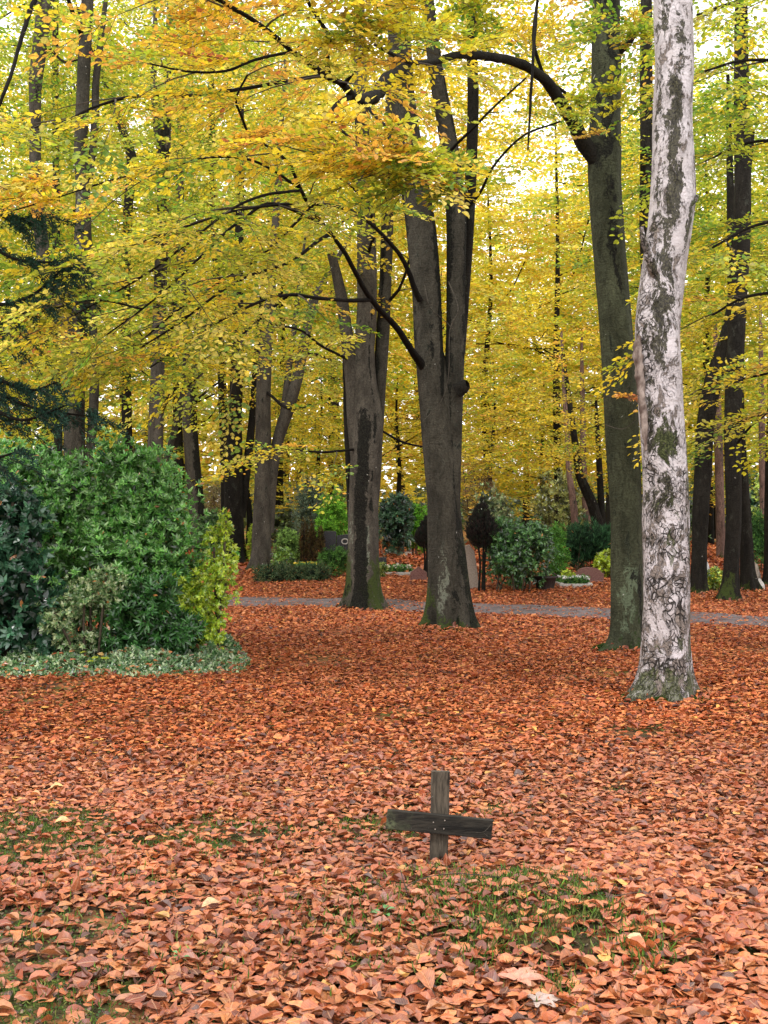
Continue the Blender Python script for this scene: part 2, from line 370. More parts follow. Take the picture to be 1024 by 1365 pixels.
# ------------------------------------------------------------------ trunks
def trunk(name, trace, Y, parent, mat, base=True, seg=48, step=.05, flare=.55, flutes=5, lump=.035, mask=None, sd=0, Yoff=None, lobes=None, top_extra=0):
    """trace: (px, py, width px). Traced outline turned into a real trunk that stands at depth Y"""
    pts = []
    for i, t in enumerate(trace):
        y = Y + (Yoff[i] if Yoff else 0); p = P(t[0], t[1], y); pts.append([*p, t[2] / 2 * y / F])
    if top_extra:
        d = np.array(pts[-1]) - np.array(pts[-2]); d = d / np.linalg.norm(d[:3]); q = np.array(pts[-1])
        e = q + d * top_extra; e[3] = q[3] * .45; pts.append(list(e))
    if base:
        g = H(pts[0][0], pts[0][1]); b = list(pts[0]); b[2] = float(g) - .15; pts.insert(0, b)
    q = smooth_path(pts, step); ctr, r = q[:, :3], q[:, 3] * .945
    T, _, _ = frames(ctr); n = len(ctr)
    ref = np.array([0, -1., 0]); U = norm(ref - T * (T @ ref)[:, None]); W = norm(np.cross(T, U))   # U to the camera
    W = np.where(W[:, :1] < 0, -W, W)
    a = np.arange(seg) * 2 * math.pi / seg
    gz = float(H(ctr[0, 0], ctr[0, 1])); hgt = ctr[:, 2] - gz
    A = a[None, :]; hh = hgt[:, None]
    fl = 1 + 0 * A + 0 * hh
    if base:
        e = np.exp(-np.clip(hh, 0, 99) / .16); e2 = np.exp(-np.clip(hh, 0, 99) / .5)
        lob = np.cos(flutes * A + sd) * .5 + np.cos((flutes + 2) * A + sd * 2.3) * .35
        fl = fl + flare * e * (.7 + .8 * lob) + .16 * e2 * (.4 + lob)
        if lobes:
            for (la, lw, lh, amp) in lobes:
                da = (A - la + math.pi) % (2 * math.pi) - math.pi
                fl = fl + amp * np.exp(-(da / lw) ** 2) * np.exp(-np.clip(hh, 0, 99) / lh)
    D = U[:, None] * np.cos(A)[..., None] + W[:, None] * np.sin(A)[..., None]
    B = ctr[:, None] + D * r[:, None, None]
    Bf = B.reshape(-1, 3)
    bump = fbm(Bf * np.array([2.2, 2.2, .7]) + sd, 3) * lump + fbm(Bf * np.array([9, 9, 2.2]) + sd, 2) * lump * .28
    flute = (.03 * np.cos(3 * A + sd + .25 * hh) + .02 * np.cos(7 * A + 2 * sd - .3 * hh))
    R = r[:, None] * (fl + flute + bump.reshape(n, seg))
    V = (ctr[:, None] + D * R[..., None]).reshape(-1, 3)
    i = np.arange(n - 1)[:, None]; k = np.arange(seg)[None]; k2 = (k + 1) % seg
    Fc = np.stack([i * seg + k, i * seg + k2, (i + 1) * seg + k2, (i + 1) * seg + k], -1).reshape(-1, 4)
    flat = np.concatenate([Fc.ravel(), np.arange(seg)[::-1] + (n - 1) * seg]); sizes = np.concatenate([np.full(len(Fc), 4), [seg]])
    me = np_mesh(name, V, flat, sizes, [mat])
    mk = np.zeros((n, seg, 3))
    if mat is not M_BIRCH: mk[..., 0] = .19; mk[..., 2] = .12
    py = 700 - (ctr[:, 2] - CAMZ) * F / np.maximum(ctr[:, 1], 1); pyy = np.repeat(py[:, None], seg, 1)
    ang = np.repeat(((A + math.pi) % (2 * math.pi)) - math.pi, n, 0)
    if base: mk[..., 1] = .75 * np.exp(-np.clip(hh, 0, 99) / .22) + .0 * A
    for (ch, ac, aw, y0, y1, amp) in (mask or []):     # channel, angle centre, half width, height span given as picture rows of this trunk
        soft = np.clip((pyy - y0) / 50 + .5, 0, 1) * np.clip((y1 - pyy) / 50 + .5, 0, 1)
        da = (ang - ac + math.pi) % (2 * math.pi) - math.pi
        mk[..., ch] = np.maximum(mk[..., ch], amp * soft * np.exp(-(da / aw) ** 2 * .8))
    point_col(me, mk.reshape(-1, 3))
    o = link(bpy.data.objects.new(name, me), parent)
    return o, q

# ------------------------------------------------------------------ foliage
G_ = (.24, .40, .045); YG = (.52, .57, .05); Y_ = (.86, .67, .045); LY = (.86, .74, .14); O_ = (.86, .49, .075); R_ = (.55, .19, .07); BR = (.22, .10, .04); DG = (.06, .13, .03)
BY = (.95, .75, .07); BL = (.95, .84, .20); BG_ = (.74, .75, .085); BO = (.93, .58, .10); BD = (.40, .55, .08)  # lightened copies of the leaf colours: backlit glow painted into the far woodland
PAL = {
    'far yellow': [(BY, 5.4), (BG_, 2.8), (BL, 1.3), (BO, .7), (BD, 1.3)], 'far gold': [(BY, 6), (BO, 2.0), (BG_, 1.6), (BL, 1.2), (BD, .7)], 'far green': [(BG_, 5), (BY, 2.4), (BD, 3.0), (BL, .6)], 'far mixed': [(BG_, 4), (BY, 3.4), (BD, 2), (BL, 1.0), (BO, .5)],
    'yellow': [(Y_, 5), (YG, 3.6), (LY, 1.6), (O_, .6), (G_, .9)],
    'gold': [(Y_, 6), (O_, 1.1), (YG, 2.4), (LY, 1.6), (G_, .3)],
    'green': [(YG, 5), (Y_, 2.6), (G_, 3), (LY, .6)],
    'mixed': [(YG, 4.5), (Y_, 3.2), (G_, 2.2), (O_, .45), (LY, 1.2)],
    'orange': [(O_, 3.6), (Y_, 5), (LY, 1.4), (R_, .35), (YG, 1.2)],
    'rust': [(R_, 3), (O_, 4), (BR, 1)],
    'pale': [(LY, 3), (YG, 4), (Y_, 2.5), (G_, 1.2), (O_, .4)],
}
def pal_pick(name, n, r):
    cs, ws = zip(*PAL[name]); ws = np.array(ws) / sum(ws)
    return np.array(cs)[r.choice(len(cs), n, p=ws)]

def spray_tpl(r, L=.9, sp=.05, lat=10, twig=True, leaf=.075):
    """flat beech spray: positions, directions of leaves and twig segments in local x (along) y (across) z (up)"""
    lp, ld = [], []; sa, sb = [], []
    N = int(L / sp)
    def droop(x): return -.10 * x * x / L
    for k in range(N):
        x = L * (k + .8) / N; s = 1 if k % 2 else -1; lp.append((x, 0, droop(x))); a = s * (.75 + r.normal() * .2); ld.append((math.cos(a), math.sin(a), r.normal() * .15))
    lp.append((L, 0, droop(L))); ld.append((1, 0, -.1))
    for j in range(lat):
        x = L * (.08 + .84 * j / lat); s = 1 if j % 2 else -1
        l2 = .52 * L * (1 - (x / L) * .78) * r.uniform(.75, 1.15); a = s * r.uniform(.65, .95); dx, dy = math.cos(a), math.sin(a); tz = r.normal() * .12
        sa.append((x, 0, droop(x))); sb.append((x + dx * l2, dy * l2, droop(x) + tz * l2 - .05 * l2))
        m = max(2, int(l2 / sp))
        for k in range(m):
            u = l2 * (k + .9) / m; s2 = 1 if k % 2 else -1; b = a + s2 * (.7 + r.normal() * .25) * (0 if k == m - 1 else 1)
            lp.append((x + dx * u, dy * u, droop(x) + tz * u - .05 * u)); ld.append((math.cos(b), math.sin(b), r.normal() * .2))
    for k in range(4): sa.append((L * k / 4, 0, droop(L * k / 4))); sb.append((L * (k + 1) / 4, 0, droop(L * (k + 1) / 4)))
    return np.array(lp), np.array(ld), np.array(sa), np.array(sb)
_r0 = np.random.default_rng(3)
SPR = {'near': [spray_tpl(_r0, .85, .052, 10) for _ in range(6)],
       'mid': [spray_tpl(_r0, 1.0, .085, 9) for _ in range(6)],
       'far': [spray_tpl(_r0, 1.5, .16, 8) for _ in range(6)]}
LEAFSZ = {'near': (.078, .052), 'mid': (.10, .068), 'far': (.19, .13)}
def add_sprays(B, pos, yaw, pitch, roll, scale, palette, r, kind='near', twig=True, tilt=.35, keep=1.0):
    """B batch; pos (n,3); one palette (str) or list per spray"""
    n = len(pos); pos = np.asarray(pos, float)
    cy, sy, cp, sp_ = np.cos(yaw), np.sin(yaw), np.cos(pitch), np.sin(pitch)
    X = np.stack([cy * cp, sy * cp, sp_], 1); Yv = np.stack([-sy, cy, 0 * cy], 1); Z = np.cross(X, Yv)
    Yr = Yv * np.cos(roll)[:, None] + Z * np.sin(roll)[:, None]; Zr = np.cross(X, Yr)
    var = r.integers(0, 6, n); LL, WW = LEAFSZ[kind]
    base = pal_pick(palette, n, r) if isinstance(palette, str) else palette
    for v in range(6):
        ix = np.where(var == v)[0]
        if not len(ix): continue
        lp, ld, sa, sb = SPR[kind][v]; k = len(lp)
        R = np.stack([X[ix], Yr[ix], Zr[ix]], 1)       # rows = axes
        s = scale[ix][:, None, None]
        pp = pos[ix][:, None] + np.einsum('kj,ijl->ikl', lp, R) * s
        dd = np.einsum('kj,ijl->ikl', ld, R); nn = np.repeat(Zr[ix][:, None], k, 1) + r.normal(size=(len(ix), k, 3)) * tilt
        pp = pp.reshape(-1, 3); dd = dd.reshape(-1, 3); nn = nn.reshape(-1, 3)
        dd = dd + r.normal(size=dd.shape) * .18
        bc = np.repeat(base[ix], k, 0)
        own = pal_pick(palette if isinstance(palette, str) else 'yellow', len(pp), r); w = (r.random(len(pp)) < .33)[:, None]
        c = np.where(w, own, bc) * r.uniform(.62, 1.15, (len(pp), 1))
        cn = fbm(pp * .45, 2)[:, None]; c = c * (1 + .22 * cn) * np.where(cn < -.15, np.array([.86, 1.0, .9]), 1)
        sz = r.uniform(.7, 1.15, len(pp)) * np.repeat(scale[ix], k) ** .5
        m = r.random(len(pp)) < keep
        B.add(pp[m], dd[m], nn[m], LL * sz[m], WW * sz[m] * r.uniform(.8, 1.15, m.sum()), c[m], r.normal(size=m.sum()) * .12, .12)
        if twig:
            A = pos[ix][:, None] + np.einsum('kj,ijl->ikl', sa, R) * s; Bb = pos[ix][:, None] + np.einsum('kj,ijl->ikl', sb, R) * s
            A = A.reshape(-1, 3); Bb = Bb.reshape(-1, 3); rr = (.0028 if kind == 'near' else .004)
            B.segs(A, Bb, np.full(len(A), rr), np.full(len(A), rr * .5))

def foliate(B, q, r, palette, kind='near', start=.25, every=.45, seclen=(1.0, 2.2), spray_every=.28, spread=1.0, droop=.25, scale=1.0, keep=1.0, updn=.12):
    """secondary branches + sprays off a limb given as smooth path q (x,y,z,r)"""
    ctr = q[:, :3]; T = norm(np.gradient(ctr, axis=0)); ds = np.linalg.norm(np.diff(ctr, axis=0), axis=1); S = np.concatenate([[0], np.cumsum(ds)]); tot = S[-1]
    s = tot * start; side = 1; sp_pos, sp_yaw, sp_pit, sc_ = [], [], [], []
    while s < tot:
        i = min(np.searchsorted(S, s), len(ctr) - 1); t = T[i]; yaw = math.atan2(t[1], t[0]) + side * r.uniform(.5, 1.15) * spread
        L = r.uniform(*seclen) * (1 - .35 * s / tot); pit = t[2] * .5 + r.normal() * updn
        p = ctr[i].copy(); d = np.array([math.cos(yaw) * math.cos(pit), math.sin(yaw) * math.cos(pit), math.sin(pit)]); pts = [p.copy()]; st = .2; u = 0; ss = 1
        while u < L:
            d = d + np.array([r.normal() * .08, r.normal() * .08, -droop * st + r.normal() * .05]); d = d / np.linalg.norm(d); p = p + d * st; u += st; pts.append(p.copy())
            if u > .3 and r.random() < st / spray_every:
                sp_pos.append(p.copy()); sp_yaw.append(math.atan2(d[1], d[0]) + ss * r.uniform(.35, 1.0)); sp_pit.append(math.asin(np.clip(d[2], -1, 1)) * .6 + r.normal() * .12); sc_.append(r.uniform(.6, 1.1) * scale); ss = -ss
        sp_pos.append(p.copy()); sp_yaw.append(math.atan2(d[1], d[0])); sp_pit.append(math.asin(np.clip(d[2], -1, 1)) - .05); sc_.append(scale)
        r0 = min(.012 * L / 1.5 + .004, q[i, 3] * .7)
        B.tube(np.array(pts), np.linspace(r0, .003, len(pts)), 5)
        side = -side; s += every * r.uniform(.6, 1.4)
    sp_pos.append(ctr[-1]); sp_yaw.append(math.atan2(T[-1][1], T[-1][0])); sp_pit.append(T[-1][2]); sc_.append(scale)
    n = len(sp_pos)
    add_sprays(B, np.array(sp_pos), np.array(sp_yaw), np.array(sp_pit), r.normal(size=n) * .22, np.array(sc_), palette, r, kind, keep=keep)

def fill(B, c, rad, n, r, palette, kind='mid', scale=1.0, tilt=.4, src=None, twig=True, shell=.0, keep=1.0, clump=.5):
    """volume of sprays (clumped, layered) around a world point"""
    c = np.asarray(c, float); rad = np.asarray(rad, float); out = []
    while sum(len(o) for o in out) < n:
        u = r.uniform(-1, 1, (n * 3, 3)); d = np.linalg.norm(u, axis=1); u = u[(d < 1) & (d > shell)]
        w = c + u * rad; nz = vnoise(w * np.array([.9, .9, 1.8]) + 3.1) * .5 + vnoise(w * np.array([.35, .35, .8]) + 8.1) * .6
        out.append(w[nz > r.uniform(-1.2, 1.0, len(w)) * (1 - clump) - .25 + clump * .25])
    p = np.concatenate(out)[:n]
    s = np.asarray(src if src is not None else c - np.array([0, 0, rad[2] * .6]), float)
    yaw = np.arctan2(p[:, 1] - s[1], p[:, 0] - s[0]) + r.normal(size=n) * .6
    add_sprays(B, p, yaw, r.normal(size=n) * .2 - .08, r.normal(size=n) * .28, r.uniform(.7, 1.2, n) * scale, palette, r, kind, twig, tilt, keep)

def traced(pts, step=.1):
    """(px,py,depth,width px) -> smooth world path"""
    return smooth_path([[*P(a, b, y), w / 2 * y / F] for a, b, y, w in pts], step)
def limb_traced(name, pts, parent, mat=None, seg=10, step=.08, sd=0):
    q = [[*P(a, b, y), w / 2 * y / F] for a, b, y, w in pts]
    limb(name, q, parent, mat or M_BRANCH, step, seg, .08, sd); return smooth_path(q, .1)
#==SCENE==
# ================================================================== ground, path
up = np.array([hit(*p)[:2] for p in [(320, 797), (450, 798), (560, 803), (700, 807), (850, 813), (1020, 823)]])
lo = np.array([hit(*p)[:2] for p in [(320, 811), (450, 813), (560, 818), (700, 823), (850, 830), (1020, 838)]])
def path_edges(x):
    def ev(E):
        sL = (E[2, 1] - E[0, 1]) / (E[2, 0] - E[0, 0]); sR = (E[-1, 1] - E[-3, 1]) / (E[-1, 0] - E[-3, 0])
        y = np.interp(x, E[:, 0], E[:, 1]); y = np.where(x < E[0, 0], E[0, 1] + (x - E[0, 0]) * sL, y); return np.where(x > E[-1, 0], E[-1, 1] + (x - E[-1, 0]) * sR, y)
    return ev(up), ev(lo)
def make_ground():
    ys = np.concatenate([np.linspace(-8, 2.5, 20)[:-1], np.linspace(2.5, 10, 120)[:-1], np.linspace(10, 45, 180)[:-1], np.geomspace(45, 900, 40)])
    xs = np.concatenate([-np.geomspace(18, 700, 25)[::-1][:-1], np.linspace(-18, 18, 260), np.geomspace(18, 700, 25)[1:]])
    X, Yg = np.meshgrid(xs, ys); Z = H(X, Yg)
    V = np.stack([X, Yg, Z], -1).reshape(-1, 3); nx = len(xs); i = np.arange(len(ys) - 1)[:, None]; k = np.arange(nx - 1)[None]
    Fc = np.stack([i * nx + k, i * nx + k + 1, (i + 1) * nx + k + 1, (i + 1) * nx + k], -1).reshape(-1, 4)
    o = link(bpy.data.objects.new('ground', np_mesh('ground', V, Fc.ravel(), np.full(len(Fc), 4), [M_GROUND])))
    tag(o, kind='structure')
    xs = np.linspace(-30, 30, 500); yu, yl = path_edges(xs); t = np.linspace(0, 1, 8)
    wob = lambda q: .10 * np.sin(xs * 1.9 + q) + .06 * np.sin(xs * 4.7 + 2 * q)
    yu = yu + wob(0); yl = yl + wob(2)
    Yp = yl[None] * (1 - t[:, None]) + yu[None] * t[:, None]; Xp = np.repeat(xs[None], 8, 0)
    crown = .02 * np.sin(np.pi * t)[:, None]
    V = np.stack([Xp, Yp, H(Xp, Yp) + .02 + crown], -1).reshape(-1, 3); nx = 500; i = np.arange(7)[:, None]; k = np.arange(nx - 1)[None]
    Fc = np.stack([i * nx + k, i * nx + k + 1, (i + 1) * nx + k + 1, (i + 1) * nx + k], -1).reshape(-1, 4)
    o = link(bpy.data.objects.new('path', np_mesh('path', V, Fc.ravel(), np.full(len(Fc), 4), [M_PATH]))); tag(o, kind='structure')
make_ground()

LC = np.array([(.60, .235, .10), (.50, .155, .050), (.38, .090, .025), (.68, .32, .14), (.24, .055, .020), (.10, .032, .018), (.68, .44, .13), (.42, .22, .17), (.56, .205, .11)])
LW = np.array([5.4, 5, 4.8, 2.8, 3.2, 1.9, .3, .3, 3.4]); LW = LW / LW.sum()
TREESPOTS = []      # (x, y, r) filled by the trunks so that litter is not inside them
def thin_mask(x, y):
    """0..1: how bare the litter is"""
    q = np.stack([x * 1.6, y * 1.1, 0 * x], 1); n = fbm(q + 5, 3)
    left = np.clip((-x - .1) / .7, 0, 1) * np.clip((7.4 - y) / 1.2, 0, 1) * .64
    mound = np.exp(-(((x - .4) / 1.05) ** 2 + ((y - 4.85) / .75) ** 2)) * .46
    mid = .20 * np.exp(-((y - 14) / 2.5) ** 2) + .12
    base = np.maximum(np.maximum(left, mound), mid)
    return np.clip((n * .75 + base * 1.5 - .62) * 1.9, 0, .78)
def litter(name, y0, y1, dens, lod, size, mat, label, margin, uv=False, lift=.035, fade=1.6, r=np.random.default_rng(11)):
    W1 = y1 * .33 + margin; n = int(dens * 2 * W1 * (y1 - y0))
    x = r.uniform(-W1, W1, n); y = r.uniform(y0, y1, n); m = np.abs(x) < y * .33 + margin; m &= r.random(n) < np.clip((y1 - y) / fade, 0, 1); m &= (r.random(n) < np.clip((y - y0) / fade, 0, 1)) | (y0 < 3); x, y = x[m], y[m]
    m = r.random(len(x)) > thin_mask(x, y); x, y = x[m], y[m]
    yu, yl = path_edges(x); onp = (y < yu - .12) & (y > yl + .12); nearp = (y < yu + .15) & (y > yl - .15)
    m = ~onp | (r.random(len(x)) < .09); m &= ~(nearp & ~onp) | (r.random(len(x)) < .7); x, y, onp = x[m], y[m], onp[m]
    for (tx, ty, tr) in TREESPOTS:
        m = (x - tx) ** 2 + (y - ty) ** 2 > (tr * .95) ** 2; x, y, onp = x[m], y[m], onp[m]
    n = len(x); z = H(x, y) + np.where(onp, .045, .004) + r.random(n) ** 1.3 * lift
    yaw = r.uniform(0, 2 * math.pi, n); steep = r.random(n) < .13
    sg = np.where(steep, .6, .15)[:, None] * (np.where(onp, .2, 1))[:, None]
    nr = np.array([0, 0, 1.]) + r.normal(size=(n, 3)) * sg
    d = np.stack([np.cos(yaw), np.sin(yaw), r.normal(size=n) * sg[:, 0] * .4], 1)
    c = LC[r.choice(len(LC), n, p=LW)] * np.array([.94, .78, .555]) * r.uniform(.62, 1.15, (n, 1)) * (1 + .15 * fbm(np.stack([x, y, 0 * x], 1) * .9, 2))[:, None]
    L = size * r.uniform(.6, 1.3, n) * np.interp(y, [3, 5, 6.5], [1.22, 1.08, 1.0]); B = Batch(); p = np.stack([x, y, z], 1) - d * (L * .5)[:, None]
    p[:, 2] = np.maximum(p[:, 2], H(p[:, 0], p[:, 1]) + .004)
    B.add(p, d, nr, L, L * r.uniform(.5, .74, n), np.clip(c, 0, .9), r.normal(size=n) * np.where(r.random(n) < .2, .6, .2) - .05, r.uniform(-.1, .3, n) + np.where(r.random(n) < .12, .4, 0))
    if uv:   # leaf stalks
        k = r.random(n) < .55; A = p[k]; E = A - d[k] * (L[k] * .28)[:, None] + r.normal(size=(k.sum(), 3)) * .004
        B.segs(A, E, np.full(len(A), .0009), np.full(len(A), .0007))
    if uv:   # crumbs, beechnut husks, bits of stalk and thin sticks between the leaves
        q = 26000; x = r.uniform(-3.2, 3.2, q); y = r.uniform(2.8, 8.4, q); m = r.random(q) < .12 + 1.5 * thin_mask(x, y); x, y = x[m], y[m]; q = len(x)
        a = r.uniform(0, 6.28, q); sz = r.uniform(.006, .026, q); pp = np.stack([x, y, H(x, y) + r.uniform(.002, .020, q)], 1)
        B.add(pp, np.stack([np.cos(a), np.sin(a), r.normal(size=q) * .3], 1), np.array([0, 0, 1.]) + r.normal(size=(q, 3)) * .6, sz, sz * r.uniform(.3, .8, q), np.array([(.07, .035, .02), (.14, .06, .03), (.30, .13, .06), (.04, .025, .015), (.22, .17, .09)])[r.integers(0, 5, q)], -.3, .2)
        q = 170; x = r.uniform(-3, 3, q); y = r.uniform(3.2, 8.3, q); a = r.uniform(0, 3.14, q); A = np.stack([x, y, H(x, y) + .034], 1); l = r.uniform(.05, .22, q)
        B.segs(A, A + np.stack([np.cos(a) * l, np.sin(a) * l, r.uniform(-.01, .02, q)], 1), r.uniform(.0012, .003, q), np.full(q, .001))
    o = B.build(name, lod, mat, mat2=M_TWIG, uv=uv); tag(o, label, 'leaf litter', kind='stuff'); return o

# ================================================================== trees
def tree(label, group=None, name='beech_tree', cat='tree'):
    return thing(name, label, cat, group)
def stand(t, o_q):
    q = o_q[1]; TREESPOTS.append((q[0][0], q[0][1], q[1][3] * 1.15))

R = np.random.default_rng(21)
# --- beech A: twin-stemmed, centre
TA = tree('big twin-stemmed grey beech in the middle, dark wet streak on its right flank', 'beeches in front of the path')
YA = hit(597, 838)[1]
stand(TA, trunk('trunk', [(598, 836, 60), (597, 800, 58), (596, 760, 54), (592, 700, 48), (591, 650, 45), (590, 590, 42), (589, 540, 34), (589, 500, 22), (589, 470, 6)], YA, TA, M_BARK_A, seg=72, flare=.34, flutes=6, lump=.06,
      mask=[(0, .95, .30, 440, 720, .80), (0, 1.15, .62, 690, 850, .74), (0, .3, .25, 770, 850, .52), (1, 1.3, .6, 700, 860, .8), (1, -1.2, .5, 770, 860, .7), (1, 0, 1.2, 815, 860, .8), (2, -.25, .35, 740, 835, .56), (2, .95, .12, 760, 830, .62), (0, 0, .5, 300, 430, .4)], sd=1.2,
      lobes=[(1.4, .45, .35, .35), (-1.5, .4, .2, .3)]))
trunk('stem', [(588, 720, 30), (584, 640, 35), (579, 570, 37), (574, 500, 38), (571, 450, 40), (569, 400, 40), (564, 340, 42), (560, 297, 42), (549, 220, 39), (538, 140, 35), (533, 60, 32), (528, 0, 28), (522, -80, 24), (515, -200, 18)], YA - .05, TA, M_BARK_A, base=False, seg=40, top_extra=3, sd=2,
      mask=[(0, 1.2, .5, 200, 720, .85), (0, -1.3, .4, 100, 480, .6), (0, .2, .2, 430, 500, .6)])  # inner right flank darkened: shade of the groove between the stems painted on
trunk('stem', [(600, 720, 28), (602, 640, 27), (604, 570, 27), (606, 500, 27), (608, 440, 27), (608, 400, 26), (609, 300, 28), (604, 230, 26), (595, 170, 24), (584, 110, 22), (577, 60, 20), (570, 0, 18), (560, -90, 14)], YA - .02, TA, M_BARK_A, base=False, seg=36, top_extra=3, sd=3,
      mask=[(0, 1.1, .5, -100, 480, .7), (0, -1.2, .75, 250, 720, .95)])  # inner left flank painted dark too, as shade in the same groove
trunk('stem', [(612, 470, 18), (617, 400, 18), (621, 340, 19), (626, 270, 17), (629, 208, 16), (631, 130, 16), (629, 60, 15), (630, 0, 13), (632, -100, 10)], YA + .3, TA, M_BARK_DARK, base=False, seg=24, top_extra=2, sd=4)
limb('knot', [[*P(610, 522, YA - .2), .12], [*P(618, 515, YA - .25), .10], [*P(624, 512, YA - .3), .06]], TA, M_BARK_DARK, .04, 14, .3)
# branches of A going left and towards the viewer
b1 = limb_traced('branch', [(566, 492, YA - .15, 15), (556, 478, YA - .3, 10.5), (530, 440, 17.6, 8.5), (496, 400, 16.8, 7.5), (470, 355, 16, 6.5), (448, 320, 15.3, 5.5), (420, 285, 14.6, 5), (400, 250, 14, 5), (382, 215, 13.3, 4), (350, 190, 12.6, 3)], TA)
b2 = limb_traced('branch', [(560, 400, YA - .3, 9), (541, 353, 17.8, 6.5), (519, 323, 17.2, 5.5), (493, 297, 16.4, 5), (463, 279, 15.6, 5), (419, 272, 14.7, 4.5), (365, 274, 13.8, 4), (310, 282, 13.0, 3), (240, 305, 12.2, 2.5), (170, 330, 11.6, 2)], TA, sd=2)
arch = [[(496, 400, 16.8, 6), (430, 398, 15.8, 5), (385, 393, 15.2, 4.5), (340, 405, 14.5, 4), (290, 430, 13.8, 3.5), (240, 462, 13.2, 3), (200, 490, 12.8, 2)],
        [(440, 312, 15.1, 6), (423, 322, 14.8, 5), (386, 350, 14.3, 4.5), (336, 366, 13.8, 4), (293, 390, 13.3, 3.5), (240, 430, 12.8, 3), (190, 462, 12.4, 2)],
        [(432, 300, 14.9, 5), (365, 272, 14, 4.5), (320, 295, 13.3, 4), (280, 330, 12.8, 3.5), (240, 370, 12.2, 3), (190, 412, 11.8, 2.5), (140, 448, 11.5, 2)],
        [(402, 254, 14, 4), (345, 262, 13, 4), (300, 285, 12.5, 3.5), (250, 325, 12, 3), (200, 362, 11.6, 3), (150, 392, 11.2, 2.5), (100, 420, 11, 2)],
        [(419, 272, 14.7, 4), (350, 340, 14.6, 3.5), (300, 372, 14.4, 3), (255, 400, 14.1, 3), (205, 440, 14, 2.5), (160, 480, 13.8, 2), (120, 510, 13.6, 2)],
        [(385, 393, 15.2, 4), (330, 440, 15.0, 3), (290, 480, 14.8, 2.5), (250, 515, 14.6, 2)],
        [(400, 250, 14, 4), (340, 215, 13, 3.5), (280, 210, 12.4, 3), (220, 225, 12, 3), (150, 240, 11.6, 2.5), (80, 262, 11.2, 2), (20, 280, 11, 2)],
        [(430, 100, 12.9, 5), (360, 112, 12.4, 5), (300, 122, 12.0, 5), (245, 127, 11.5, 5), (200, 127, 11.2, 4.5), (165, 130, 10.9, 4), (120, 145, 10.6, 3.5), (85, 162, 10.3, 3), (30, 172, 10, 2)],
        [(190, 412, 11.8, 3), (130, 400, 12.2, 3), (70, 412, 12.4, 2.5), (10, 430, 12.6, 2)],
        [(620, 279, YA - .2, 5), (641, 256, 17.8, 4), (660, 219, 17.3, 3.5), (697, 182, 16.8, 3), (746, 162, 16.3, 2.5)],
        [(601, 200, YA - .2, 4), (638, 163, 17.4, 3.5), (656, 145, 17, 3), (701, 104, 16.5, 2.5)]]
CA = Batch(); aq = []
for i, a in enumerate(arch): aq.append(limb_traced('branch', a, TA, sd=i))
pals = ['mixed', 'mixed', 'pale', 'mixed', 'mixed', 'mixed', 'yellow', 'yellow', 'orange', 'gold', 'gold']
for i, q in enumerate(aq):
    foliate(CA, q, R, pals[i], 'near', start=(.34, .34, .4, .4, .45, .3, .42, .45, .3, .6, .6)[i], every=.46 if i < 9 else .8, seclen=(.7, 1.7) if i < 9 else (.3, .7), spray_every=.36, droop=.22, scale=.9, spread=.85)
foliate(CA, b1, R, 'mixed', 'near', start=.6, every=.4, seclen=(.8, 1.6))
foliate(CA, b2, R, 'pale', 'near', start=.5, every=.4, seclen=(.8, 1.8))
# bough from the leaning stem, hanging towards the viewer with the large near leaves
b3 = limb_traced('branch', [(540, 84, YA - .3, 20), (527, 98, 17, 19), (511, 115, 15.5, 18), (497, 127, 14.3, 17), (484, 135, 13.4, 15), (468, 126, 12.7, 12), (455, 112, 12.2, 9), (430, 98, 11.6, 8), (390, 68, 11, 7), (345, 32, 10.4, 6), (288, -2, 9.8, 5), (230, -30, 9.2, 3)], TA, sd=7)
subs = [[(468, 126, 12.7, 8), (450, 140, 12.1, 8), (438, 160, 11.6, 7), (425, 180, 10.9, 5), (415, 200, 10.0, 4), (420, 208, 9.2, 3)],
        [(440, 104, 11.9, 8), (437, 80, 11.5, 7), (440, 50, 11.1, 6), (412, 5, 10.5, 5), (395, -40, 10, 3)],
        [(458, 116, 12.3, 6), (480, 80, 11.5, 5), (500, 50, 10.8, 4), (520, 30, 10.1, 3)],
        [(484, 135, 13.4, 6), (510, 165, 12.2, 5), (530, 195, 11, 4), (545, 215, 10, 3), (560, 225, 9.3, 2)],
        [(438, 160, 11.6, 4), (470, 185, 10.6, 3.5), (500, 200, 9.8, 3), (530, 205, 9.1, 2)],
        [(390, 68, 11, 4), (340, 80, 10.5, 4), (300, 95, 10.2, 3.5), (250, 95, 9.9, 3), (200, 85, 9.7, 2)],
        [(335, 190, 12, 3.5), (320, 150, 11.2, 3.5), (315, 130, 11, 3), (330, 100, 11, 3)]]
foliate(CA, b3, R, 'orange', 'near', start=.68, every=.45, seclen=(.6, 1.3), droop=.3)
for i, a in enumerate(subs):
    q = limb_traced('branch', a, TA, sd=20 + i)
    foliate(CA, q, R, ['orange', 'gold', 'gold', 'green', 'orange', 'orange', 'gold'][i], 'near', start=.6, every=.34, seclen=(.35, .8), droop=.3, scale=.65)
def puff(B, px, py, Y, rx, ry, rz, n, pal, kind='near', **k):
    fill(B, P(px, py, Y), (rx, ry, rz), n, R, pal, kind, src=P(px, py, Y) + np.array([.8, 1.5, .5]), **k)
puff(CA, 465, 205, 9.4, .55, .6, .18, 17, 'orange', scale=.7)
puff(CA, 570, 228, 9.6, .35, .6, .22, 13, 'green', scale=.65)
puff(CA, 560, 40, 9.8, .60, .8, .26, 24, 'gold', scale=.7)
puff(CA, 640, 30, 13, .7, .8, .18, 15, 'mixed', scale=.8)
